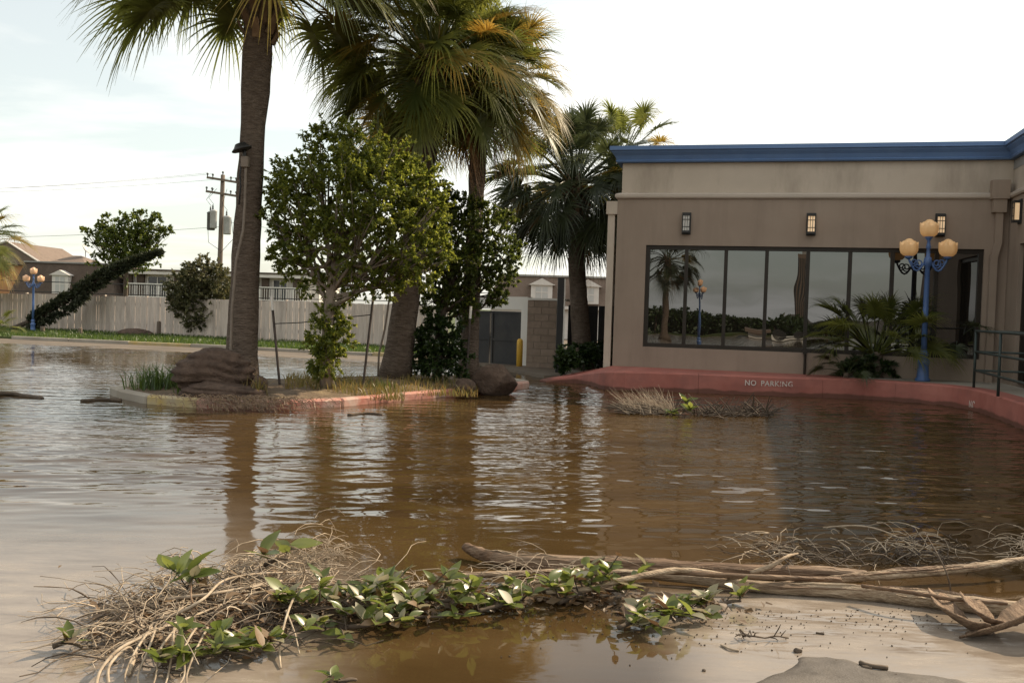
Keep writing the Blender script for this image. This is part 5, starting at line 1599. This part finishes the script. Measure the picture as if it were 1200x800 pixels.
t, P, R = glog('drift_log', 'long pale peeled log running to the right edge of picture', 'log', [(505, 676, 0.045, 0.016), (600, 672, 0.05, 0.020), (700, 670, 0.05, 0.024), (800, 677, 0.045, 0.030), (900, 688, 0.035, 0.036), (1000, 694, 0.035, 0.044), (1090, 703, 0.04, 0.05), (1170, 712, 0.04, 0.05), (1260, 720, 0.04, 0.048)], 'log_pale', 12, 0.08, 5, group='driftwood lying across the shallows')
MB().tube(curve([gp(1010, 686, .1), gp(1060, 693, .12), gp(1120, 702, .11), gp(1180, 706, .1)]), 0.012, 5, True, .2).build('bark_strip', MAT['log_dark'], t, True, True)
t, P, R = glog('drift_branch', 'curved pale branch rising over the logs by the pale leaves', 'branch', [(640, 694, 0.05, 0.012), (690, 690, 0.07, 0.016), (735, 678, 0.12, 0.018), (790, 668, 0.13, 0.018), (840, 672, 0.10, 0.016), (880, 682, 0.05, 0.010)], 'log_pale', 8, 0.08, 6, group='driftwood lying across the shallows')
t, P, R = glog('drift_branch', 'slender tan branch ending at the right edge above the log', 'branch', [(900, 686, 0.04, 0.014), (960, 680, 0.06, 0.022), (1040, 674, 0.07, 0.028), (1110, 668, 0.08, 0.028), (1160, 662, 0.10, 0.022), (1215, 652, 0.12, 0.016)], 'log_pale', 9, 0.1, 7, group='driftwood lying across the shallows')
t, P, R = glog('drift_branch', 'dark wet stick lying under the leafy clump', 'branch', [(600, 690, 0.03, 0.016), (650, 692, 0.04, 0.020), (700, 690, 0.04, 0.018), (745, 688, 0.03, 0.012)], 'twig_dark', 8, 0.1, 8, group='driftwood lying across the shallows')
# grooves: extra slivers on the dark log
# curled palm sheaths at the right edge
def sheath(label, ctrl, width, fold, seed, tip=.35):
    P = [gp(a, b, z) for a, b, z in ctrl]
    base = P[0].copy(); base.z = 0
    pts_ = curve(P, 4)
    mb = MB(); r = random.Random(seed)
    cross = (-1.0, -0.55, 0.0, 0.5, 1.0)
    m = len(cross)
    for i, p in enumerate(pts_):
        s = i / (len(pts_) - 1)
        tdir = (pts_[min(i + 1, len(pts_) - 1)] - pts_[max(i - 1, 0)]).normalized()
        sd_ = tdir.cross(Vector((0.25, 0.35, 1))).normalized(); nn = sd_.cross(tdir)
        w = width * (tip + (1 - tip) * (1 - s) ** .7) * r.uniform(.93, 1.07)
        for k, a in enumerate(cross):
            q = p + sd_ * w * a + nn * (w * fold * abs(a) ** 1.3 + r.uniform(-.004, .004))
            if i in (0, len(pts_) - 1): q = q + tdir * r.uniform(-.03, .03)
            mb.v.append(tuple(q))
    n_ = len(pts_)
    for i in range(n_ - 1):
        for k in range(m - 1):
            mb.f.append((i * m + k, i * m + k + 1, (i + 1) * m + k + 1, (i + 1) * m + k))
    o = link('palm_sheath', mb.mesh('palm_sheath', True, base), MAT['boot_dry']); o.location = base
    so = o.modifiers.new('t', 'SOLIDIFY'); so.thickness = 0.009
    tag(o, label, 'palm sheath', 'dry palm sheaths on the pale log')
sheath('folded dry sheath standing on the pale log, leftmost of three', [(1160, 742, .015), (1136, 735, .03), (1112, 718, .07), (1098, 696, .10)], .095, .4, 1, .5)
sheath('short folded brown sheath in the middle of the three', [(1174, 738, .02), (1158, 730, .05), (1144, 715, .09), (1134, 700, .12)], .08, .45, 2, .5)
sheath('broad dark sheath flaring out at the right picture edge', [(1250, 708, .16), (1205, 724, .11), (1168, 738, .05), (1130, 745, .015)], .17, .35, 3, .15)

# leafy branches: every leaf is a piece
def leaf_mesh(name, L_, W, fold, curl, seed):
    r = random.Random(seed)
    K = 6
    mb = MB()
    for k in range(K + 1):
        s = k / K
        w = W * math.sin(math.pi * (0.06 + 0.94 * s) ** 0.85) if k < K else 0.0015
        x = L_ * s; z = -curl * L_ * s * s
        mb.v += [(x, -w, z + fold * w), (x, 0, z), (x, w, z + fold * w)]
    for k in range(K):
        b = 3 * k
        mb.f += [(b, b + 1, b + 4, b + 3), (b + 1, b + 2, b + 5, b + 4)]
    mb.tube([(-0.03, 0, 0.004), (0, 0, 0), (L_ * .5, 0, -curl * L_ * .25 - .001)], [.003, .003, .0015], 4, False)
    return mb.mesh(name, True)
LM = {}
for i, (l, w, f, c_) in enumerate(((.15, .036, .35, .12), (.13, .038, .25, .3), (.17, .037, .45, .2), (.11, .034, .3, -.1), (.14, .043, .15, .05))):
    for mt in ('leaf_big', 'leaf_pale', 'leaf_brown'):
        me = leaf_mesh('leaf', l, w, f, c_, i); me.materials.append(MAT[mt]); LM[(i, mt)] = me
LEAFN = [0]
def leafy(label, spine, nwh, per, seed, h=0.10, pale=0.14, size=0.7, group='leafy broken branches in the shallows', spread=.10):
    # spine: (px, py, z)
    r = random.Random(seed)
    h *= .75
    P = curve([gp(a, b, z * .75) for a, b, z in spine], 6)
    base = P[0].copy(); base.z = 0
    t = thing('leafy_branch', label, 'branch', base, 0, group)
    mb = MB().tube(P, [0.014 - 0.008 * i / len(P) for i in range(len(P))], 6)
    nwh = nwh if nwh < 5 else int(nwh * 1.7)
    for w in range(nwh):
        s = (w + r.random()) / nwh
        i = min(int(s * (len(P) - 1)), len(P) - 2)
        p = P[i].lerp(P[i + 1], r.random())
        tip = p + Vector((r.gauss(0, spread), r.gauss(0, spread), abs(r.gauss(0, h)) + 0.02))
        tip.z = max(tip.z, .03)
        mb.tube([p, p.lerp(tip, .5) + Vector((0, 0, .015)), tip], [.005, .004, .003], 4, False)
        ax = (tip - p).normalized()
        for k in range(per):
            mt = 'leaf_pale' if r.random() < pale else 'leaf_brown' if r.random() < .12 else 'leaf_big'
            o = link('leaf', LM[(r.randint(0, 4), mt)], None, t)
            a = k * 2.4 + r.uniform(-.4, .4)
            d = Vector((math.cos(a), math.sin(a), r.uniform(-0.15, 0.9)))
            d = (d + ax * 0.5).normalized()
            if tip.z < .06 and d.z < 0: d.z = abs(d.z) * .3; d.normalize()
            q = d.to_track_quat('X', 'Z')
            o.rotation_mode = 'QUATERNION'
            o.rotation_quaternion = q @ Matrix.Rotation(r.uniform(-.7, .7), 3, 'X').to_quaternion()
            o.location = p.lerp(tip, r.uniform(.45, 1)) - t.location
            sc = size * r.uniform(.65, 1.15)
            o.scale = (sc, sc, sc)
            LEAFN[0] += 1
    mb.build('twig', MAT['twig_dark'], t, True, True)
    return t
leafy('leafy branch in the very front left under the dry vines', [(190, 778, .04), (230, 768, .05), (280, 765, .05), (325, 760, .04)], 10, 6, 1, .06)
leafy('leafy branch poking upright leaves above the dry vine pile', [(205, 700, .10), (225, 690, .14), (245, 686, .13)], 3, 4, 2, .10, .05, 1.15)
leafy('dense leafy branch just right of the dry vine pile', [(340, 716, .05), (380, 712, .09), (420, 714, .06), (455, 712, .05)], 13, 6, 3, .09, .18)
leafy('dense leafy branch in the middle front of the debris line', [(430, 706, .06), (480, 700, .08), (530, 704, .07), (580, 702, .05)], 13, 6, 4, .09, .18)
leafy('low leafy branch with pale undersides near the brown shallows', [(395, 735, .03), (430, 732, .04), (470, 724, .04), (520, 722, .04)], 8, 6, 5, .05, .32)
leafy('leafy branch with tall pale green leaves before the split log', [(655, 706, .04), (680, 694, .07), (705, 690, .08), (735, 694, .04)], 9, 6, 6, .10, .12)
leafy('small leafy sprig left of the tall pale green leaves', [(560, 716, .03), (590, 708, .05), (612, 704, .05)], 5, 6, 7, .07, .12)
leafy('low leafy sprig at the right end of the leaf line', [(725, 735, .03), (760, 722, .05), (800, 716, .04), (835, 712, .03)], 10, 6, 8, .06, .3)
leafy('tiny leafy sprig beside the twig right of the leaf line', [(845, 708, .03), (858, 704, .04), (868, 704, .03)], 2, 5, 9, .04, .3, .8)
leafy('tiny green sprig at the bottom edge of the picture', [(395, 802, .02), (408, 796, .03), (418, 796, .02)], 2, 4, 10, .03, .0, .6)
leafy('single leafed sprig at the far left tip of debris', [(62, 757, .03), (80, 752, .04), (96, 758, .03)], 2, 3, 11, .03, .1, .8)
leafy('green leaf sprig on top of the back of the vine pile', [(310, 662, .14), (325, 655, .2), (338, 655, .2)], 2, 4, 12, .06, .0, 1.2)
# flat matted litter under the debris line
def litter_mat(label, regions, n, seed, mts=('leaf_brown',)):
    r = random.Random(seed)
    c0 = gp(regions[0][0], regions[0][1], 0); c0.z = 0
    mb = MB()
    for k in range(n):
        a, b, sx, sy, hz = r.choice(regions)
        p = gp(a + r.gauss(0, sx), b + r.gauss(0, sy), 0) - c0
        p.z = .006 + abs(r.gauss(0, hz))
        an = r.uniform(0, 6.283); l = r.uniform(.03, .10); w = l * r.uniform(.18, .32)
        Mx = Matrix.Translation(p) @ Matrix.Rotation(an, 4, 'Z') @ Matrix.Rotation(r.uniform(-.5, .5), 4, 'Y') @ Matrix.Rotation(r.uniform(-.6, .6), 4, 'X')
        mb.add([Mx @ Vector(q) for q in ((0, 0, 0), (l * .45, w, .006), (l, 0, r.uniform(-.01, .02)), (l * .45, -w, .006))], [(0, 1, 2), (0, 2, 3)])
    o = mb.build('leaf_litter', MAT[mts[0]]); o.location = c0
    tag(o, label, 'litter', kind='stuff')
litter_mat('matted brown leaf litter inside the left debris pile', [(250, 720, 55, 20, .05), (200, 745, 45, 14, .03), (310, 710, 40, 14, .05)], 900, 1)
litter_mat('brown leaf litter under the middle leaf line', [(400, 716, 40, 9, .02), (480, 712, 50, 8, .02), (570, 706, 50, 7, .015), (690, 702, 40, 6, .015), (790, 716, 40, 7, .01)], 700, 2)
# dry vine pile
def vines(label, n, region, zmax, seed, rad=(0.003, 0.008), mt='twig_tan', L_=(0.25, 0.8), name='dry_vines', dirn=None, wig=.12):
    r = random.Random(seed)
    mb = MB()
    c0 = gp(region[0][0], region[0][1], 0)
    c0.z = 0
    for k in range(n):
        (a, b, sx, sy, hz) = r.choice(region)
        p = gp(a + r.gauss(0, sx), b + r.gauss(0, sy), 0)
        p.z = abs(r.gauss(0, hz)) * .42 + .012
        an = r.uniform(0, math.pi * 2) if dirn is None else r.gauss(dirn, .5)
        l = r.uniform(*L_)
        pts_ = []
        q = p.copy(); el = r.uniform(-.2, .7)
        for j in range(6):
            pts_.append(q - c0)
            q = q + Vector((math.cos(an) * math.cos(el), math.sin(an) * math.cos(el), math.sin(el))) * l / 5
            el -= r.uniform(.05, .45); an += r.gauss(0, wig * 3)
            if q.z < .012: q.z = .012; el = abs(el) * .3
        mb.tube(pts_, [r.uniform(*rad) * (1 - .1 * j) for j in range(6)], 5, False)
    o = mb.build(name, MAT[mt], None, True)
    o.location = c0
    tag(o, label, 'twigs', kind='stuff')
reg = [(270, 690, 45, 14, .16), (230, 720, 45, 14, .12), (320, 685, 35, 12, .15), (180, 745, 35, 12, .06), (170, 720, 30, 10, .06)]
vines('fine tangle of dry tan twigs in the left debris pile', 640, reg, .3, 1, (.0018, .0045), 'twig_tan', (.15, .55))
vines('dark wet twigs under the left debris pile', 240, [(250, 725, 60, 18, .04), (200, 750, 50, 14, .03), (310, 715, 40, 12, .05)], .1, 2, (.002, .006), 'twig_dark', (.15, .5))
vines('feathery dry twigs standing at the back of the vine pile', 170, [(350, 668, 22, 7, .16), (375, 660, 14, 7, .18)], .3, 3, (.0015, .003), 'twig_tan', (.1, .35))
vines('dry twigs threaded through the middle leaf line', 150, [(430, 690, 60, 8, .06), (540, 690, 60, 8, .05), (640, 680, 40, 10, .1)], .1, 4, (.0015, .004), 'twig_tan', (.15, .45))
vines('fine dead twigs behind the logs at right', 90, [(900, 650, 25, 8, .06), (950, 648, 30, 10, .12), (1030, 645, 35, 10, .14), (1080, 650, 25, 8, .12)], .3, 5, (.0018, .005), 'twig_tan', (.15, .5))
vines('dark tangled twigs behind the logs at right', 110, [(920, 655, 30, 7, .03), (1010, 652, 40, 8, .06), (1080, 655, 30, 8, .05)], .3, 6, (.002, .006), 'twig_dark', (.15, .5))
vines('thin twigs at the right edge of the water', 34, [(1190, 645, 12, 10, .12)], .3, 7, (.002, .004), 'twig_tan', (.2, .5))
def vine(label, ctrl, r0, mt='twig_tan', group='long dry vines in the debris pile'):
    P = curve([gp(a, b, z * .75) for a, b, z in ctrl], 6)
    base = P[0].copy(); base.z = 0
    me = MB().tube(P, [r0 * .85 * (1 - .45 * i / len(P)) for i in range(len(P))], 7, True, .08, random.Random(int(ctrl[0][0]))).mesh('dry_vine', True, base)
    o = link('dry_vine', me, MAT[mt]); o.location = base
    tag(o, label, 'vine', group)
vine('pale vine arching over the top of the left pile', [(150, 790, .02), (175, 735, .06), (215, 715, .16), (240, 700, .22), (262, 680, .2), (300, 672, .16), (350, 670, .1)], .011)
vine('thick pale vine looping down to the bottom left edge', [(112, 806, .02), (118, 785, .08), (140, 760, .12), (180, 740, .14), (225, 722, .12), (260, 708, .1)], .011)
vine('second looping vine inside the bottom left loop', [(128, 806, .02), (128, 780, .10), (150, 758, .12), (160, 770, .05)], .009)
vine('pale vine arching down in front right of the pile', [(372, 690, .10), (350, 694, .18), (338, 715, .16), (328, 755, .05), (329, 782, .01)], .009)
vine('thin vine hanging beside the front right arch', [(335, 715, .16), (345, 740, .07), (351, 766, .01)], .006)
vine('brown hooked vine at the centre of the left pile', [(225, 672, .18), (224, 700, .2), (232, 716, .12)], .008, 'log_dark')
vine('straight pale stalk lying across the left pile', [(190, 702, .12), (250, 695, .18), (330, 680, .14)], .012)
vine('pale stalk crossing low to the middle leaf line', [(255, 704, .1), (330, 690, .14), (420, 688, .1), (500, 680, .05)], .009)
vine('long bare stem arching over the twigs at right', [(965, 618, .10), (1010, 616, .24), (1050, 628, .2), (1082, 650, .06)], .008)
vine('dead forked stem leaning before the right logs', [(1114, 694, .07), (1113, 684, .14), (1108, 668, .24), (1098, 648, .34), (1084, 624, .42)], .006, 'twig_dark')
for k in range(6):
    r = random.Random(900 + k)
    x = 120 + k * 14
    vine(['first', 'second', 'third', 'fourth', 'fifth', 'sixth'][k] + ' drooping straw stalk from left in the pile front', [(x + 50 + r.uniform(-9, 9), 735, .14), (x + 40, 760, .13), (x + 32 + r.uniform(-10, 10), 790, .05), (x + 30, 806, .01)], .007)

# small flotsam
def stick(label, ctrl, r0, mt='twig_dark'):
    P = curve([gp(a, b, z) for a, b, z in ctrl], 4)
    base = P[0].copy(); base.z = 0
    me = MB().tube(P, r0, 6, True, .15, random.Random(int(ctrl[0][0]))).mesh('stick', True, base)
    o = link('stick', me, MAT[mt]); o.location = base
    tag(o, label, 'stick', 'small sticks on the wet silt')
tw_ = gp(895, 746, 0)
t = thing('forked_twig', 'small forked dark twig lying on the pale silt', 'twig', tw_)
mbt = MB(); r = random.Random(5)
main = curve([gp(867, 737, .05), gp(874, 744, .02), gp(884, 745, .022), gp(896, 747, .012), gp(908, 745, .02), gp(924, 747, .012)], 3)
mbt.tube(main, .0045, 5, True, .3, r)
for (a, b) in (((907, 745, .02), (915, 731, .09)), ((915, 746, .015), (921, 738, .05)), ((884, 745, .02), (890, 741, .05)), ((872, 742, .03), (880, 747, .01)), ((900, 746, .015), (912, 750, .005)), ((876, 744, .02), (868, 748, .01))):
    p, q = gp(*a), gp(*b)
    mbt.tube([p, p.lerp(q, .5) + Vector((r.uniform(-.01, .01), 0, r.uniform(-.01, .01))), q], [.0035, .003, .0015], 4, False, .2, r)
mbt.build('stem', MAT['twig_dark'], t, False, True)
m = MB()
for k in range(16):
    p = gp(873 + r.gauss(0, 3), 744 + r.gauss(0, 1), .015 + abs(r.gauss(0, .012)))
    m.tube([p, p + Vector((r.gauss(0, .02), r.gauss(0, .02), r.gauss(0, .012)))], [.004, .002], 4, False)
m.build('moss_knot', MAT['debris'], t, False, True)
stick('thin pale stick left of the small dark twig', [(845, 755, .006), (856, 760, .008), (866, 762, .005)], .006, 'twig_tan')
stick('short thick broken stick near the bottom right corner', [(1008, 776, .01), (1022, 780, .014), (1040, 782, .01)], .012)
stick('chip of bark under the short thick broken stick', [(1010, 781, .004), (1022, 783, .006)], .010)
stick('short dark stick lying by the drying patch edge', [(956, 741, .004), (966, 742, .005)], .005)
stick('long thin dark stick drifting before the island kerb', [(408, 486, .01), (430, 484, .012), (448, 486, .01)], .02)
stick('dark branch floating at the left edge of the water', [(-20, 463, .01), (10, 461, .03), (30, 464, .01), (50, 467, .0)], .035)
stick('dark flotsam touching the left tip of the island', [(95, 470, .01), (120, 468, .02), (142, 469, .02)], .03)
def pebble(label, px, py, s, mt='debris'):
    p = gp(px, py, s * .3)
    o = rock(label, p, (s, s * .8, s * .7), int(px), 0, 5, 'pebble', group='pebbles on the wet silt'); o.data.materials[0] = MAT[mt]
pebble('round dark seed pod on pale silt', 935, 762, .022)
pebble('tiny dark pebble near the bottom edge', 825, 785, .010)
pebble('tiny pebble on the grey patch', 1050, 791, .012)
pebble('tiny pebble at the top of grey patch', 980, 774, .009)
# fine litter
mb = MB(); r = random.Random(123)
for k in range(420):
    px = r.choice([r.gauss(880, 60), r.gauss(800, 50), r.gauss(1030, 50), r.gauss(640, 60)]); py = 712 + abs(r.gauss(0, 22))
    p = gp(px, py, .004); s = r.uniform(.0006, .0022); a = r.uniform(0, 3.1)
    mb.box(-s * 2, s * 2, -s, s, -.004, s, Matrix.Translation(p) @ Matrix.Rotation(a, 4, 'Z'))
tag(mb.build('litter', MAT['debris']), 'specks of washed up litter on the pale silt', 'litter', kind='stuff')
# drying patch of asphalt at the bottom right
out = [(872, 806), (900, 792), (930, 782), (936, 771), (952, 769), (990, 772), (1020, 783), (1060, 788), (1110, 794), (1145, 806), (1145, 840), (872, 840)]
poly = [gp(a, b, 0.003) for a, b in out]
cen = sum(poly, Vector((0, 0, 0))) / len(poly)
pp = catmull(poly + [poly[0]], 4)[:-1]
mb = MB(); r = random.Random(4)
for s_, z in ((1.03, -0.03), (1.0, 0.0025), (0.9, 0.006), (0.6, 0.010)):
    for q in pp: mb.v.append((cen.x + (q.x - cen.x) * s_ + r.uniform(-.008, .008), cen.y + (q.y - cen.y) * s_ + r.uniform(-.008, .008), z))
n = len(pp)
for i in range(3):
    for k in range(n): mb.f.append((i * n + k, i * n + (k + 1) % n, (i + 1) * n + (k + 1) % n, (i + 1) * n + k))
mb.f.append(tuple(3 * n + k for k in range(n)))
tag(mb.build('pavement', MAT['drying'], None, True), kind='structure')
# floating clumps before the red kerb
def clump(label, px0, px1, py, n, hz, mt, seed, L_=(.15, .5), rad=(.003, .006), dirn=None):
    r = random.Random(seed)
    base = gp((px0 + px1) / 2, py, 0)
    t = thing('floating_clump', label, 'debris', base)
    for name, m_, nn, rr in (('dry_stems', mt, n, rad), ('wet_twigs', 'twig_dark', n // 2, (.004, .01))):
        mb = MB()
        for k in range(nn):
            p = gp(r.uniform(px0, px1), py + r.gauss(0, 1.5), 0) - base
            p.z = .01
            an = r.gauss(0, .8) + (dirn or 0) + (math.pi if r.random() < .5 and dirn is None else 0); el = r.uniform(.1, 1.0) if name == 'dry_stems' else r.uniform(0, .25)
            l = r.uniform(*L_) * (hz if name == 'dry_stems' else 1)
            q = p + Vector((math.cos(an) * math.cos(el), math.sin(an) * .3, math.sin(el))) * l
            mb.tube([p, p.lerp(q, .5) + Vector((0, 0, .04 * l)), q], [rr[1], (rr[0] + rr[1]) / 2, rr[0]], 4, False)
        mb.build(name, MAT[m_], t)
clump('pale feathery brush clump floating before the red kerb', 735, 792, 483, 420, .8, 'twig_tan', 1, (.2, .7), (.0015, .004), 2.6)
clump('dark low raft of twigs floating right of the pale brush', 812, 905, 486, 90, .8, 'twig_dark', 2, (.2, .6), (.006, .012))
lb_ = gp(802, 486, 0)
leafy('small leafy sprig floating between pale brush and dark raft', [(795, 486, .03), (803, 482, .08), (812, 486, .05)], 4, 6, 31, .12, .0, 1.2, None, .12)
# low posts on the far lawn
for px, py, h, lab in ((50, 390, .28, 'short dark post stub just right of the distant lamp'), (94, 391, .26, 'short dark post stub left of the debris heap'), (186, 393, .62, 'taller dark post stub between debris heap and bush')):
    p = gp(px, py, .1); p.z = .08
    o = MB().lathe([(.09, 0), (.085, h * .9), (.07, h), (.02, h + .01)], n=9).build('post_stub', MAT['pole_wood'])
    o.location = p
    tag(o, lab, 'post', 'post stubs on the far lawn')

# ---------------------------------------------------------------- the far side of the lot, seen mirrored in the windows
def mir(px, py, t):
    d = ray(px, py); k = (P0 - CAM).dot(e2) / d.dot(e2)
    hit = CAM + d * k
    d = d.normalized(); d2 = d - e2 * (2 * d.dot(e2))
    return hit + d2 * t
q = mir(820, 400, 24); q.z = 0.0
lamp_post('lamp_post', q, 3.4, 0.6, MAT['globe_day'], 'blue lamp post with amber globes mirrored in the second window pane')
q = mir(781, 400, 36); q.z = 0.0
zt_ = mir(781, 305, 36).z
palm('tall palm mirrored in the leftmost window pane', q, (q.x, q.y, zt_ + .2), .22, .18, 2.1, 61, 46, 8, .2, 'frond_dark', .05)
# far bank, trees, tower and a pale hall
tag(MB().prism([(-160, -34), (90, -34), (90, -200), (-160, -200)], -.3, .1).build('far_bank', MAT['lawn_soil']), kind='structure')
r = random.Random(8)
for k in range(13):
    px = 770 + k * 17
    q = mir(px, 400, 62 + r.uniform(-4, 4)); q.z = .1
    t = thing('bank_tree', ['dark', 'broad', 'low', 'ragged'][k % 4] + ' tree mirrored in the window, number %s in the row from left' % ['one', 'two', 'three', 'four', 'five', 'six', 'seven', 'eight', 'nine', 'ten', 'eleven', 'twelve', 'thirteen'][k], 'tree', q, 0, 'trees on the bank mirrored in the windows')
    h = (1.7 if px < 850 else 1.2 if px < 930 else 1.0) * r.uniform(.85, 1.1)
    P, D_, L_ = [], [], []
    for j in range(150):
        v = Vector((r.gauss(0, 1), r.gauss(0, 1), r.gauss(0, 1))).normalized() * r.random() ** .4
        P.append(q + Vector((v.x * 1.9, v.y * 1.6, h * .5 + v.z * h * .42))); D_.append((v + Vector((0, 0, .4))).normalized()); L_.append(.4)
    leaves_on_twigs('crown', P, D_, L_, 8, .3, .10, 'leaf_e', t, 500 + k)
    MB().tube([(0, 0, 0), (0, 0, h * .7)], [.15, .08], 7).build('trunk', MAT['bark_dark'], t)
def bank_box(name, label, px0, px1, py1, dist, depth, mt, cat, rows=None, taper=0):
    a, b = mir(px0, 400, dist), mir(px1, 400, dist); z1 = mir((px0 + px1) / 2, py1, dist).z
    a.z = b.z = 0.05
    t = thing(name, label, cat, a, math.atan2((b - a).y, (b - a).x))
    L_ = (b - a).length
    MB().box(0, L_, 0, depth, 0, z1).build('wall', MAT[mt], t)
    return t, L_, z1
t, L_, z1 = bank_box('office_tower', 'tall grey tower mirrored in the fourth window pane', 925, 946, 302, 260, 12, 'shingle_light', 'tower')
for k in range(7):
    MB().box(L_ * (k + .25) / 7, L_ * (k + .6) / 7, 12.002, 12.15, 1, z1 - 1).build('window_strip', MAT['house_glass'], t)
    MB().box(L_ * (k + .25) / 7, L_ * (k + .6) / 7, -0.15, -0.002, 1, z1 - 1).build('window_strip', MAT['house_glass'], t)
MB().box(L_ * .35, L_ * .8, 3, 9, z1 + .01, z1 * 1.06).build('roof_house', MAT['roofing'], t)
t, L_, z1 = bank_box('pale_hall', 'pale sunlit low hall mirrored in the third window pane', 873, 896, 389, 55, 5, 'white_paint', 'building')
MB().box(-.3, L_ + .3, -.3, 5.3, z1 + .002, z1 + .25).build('roof', MAT['shingle_light'], t)
t, L_, z1 = bank_box('parked_trailer', 'pale parked trailer mirrored low in the fourth pane', 903, 940, 394, 48, 2.4, 'white_paint', 'trailer')
MB().box(L_ * .2, L_ * .8, -.02, -.002, z1 * .55, z1 * .8).box(L_ * .2, L_ * .8, 2.402, 2.42, z1 * .55, z1 * .8).build('window', MAT['house_glass'], t)
for k in (.2, .8):
    for y in (.1, 2.3):
        m = MB().lathe([(.38, -.1), (.38, .1)], n=14); R_ = Matrix.Translation((L_ * k, y, .38)) @ Matrix.Rotation(math.pi / 2, 4, 'X'); m.v = [tuple(R_ @ Vector(v)) for v in m.v]
        m.build('wheel', MAT['black_metal'], t)
print('LEAVES', LEAFN[0], 'OBJ', len(bpy.data.objects))
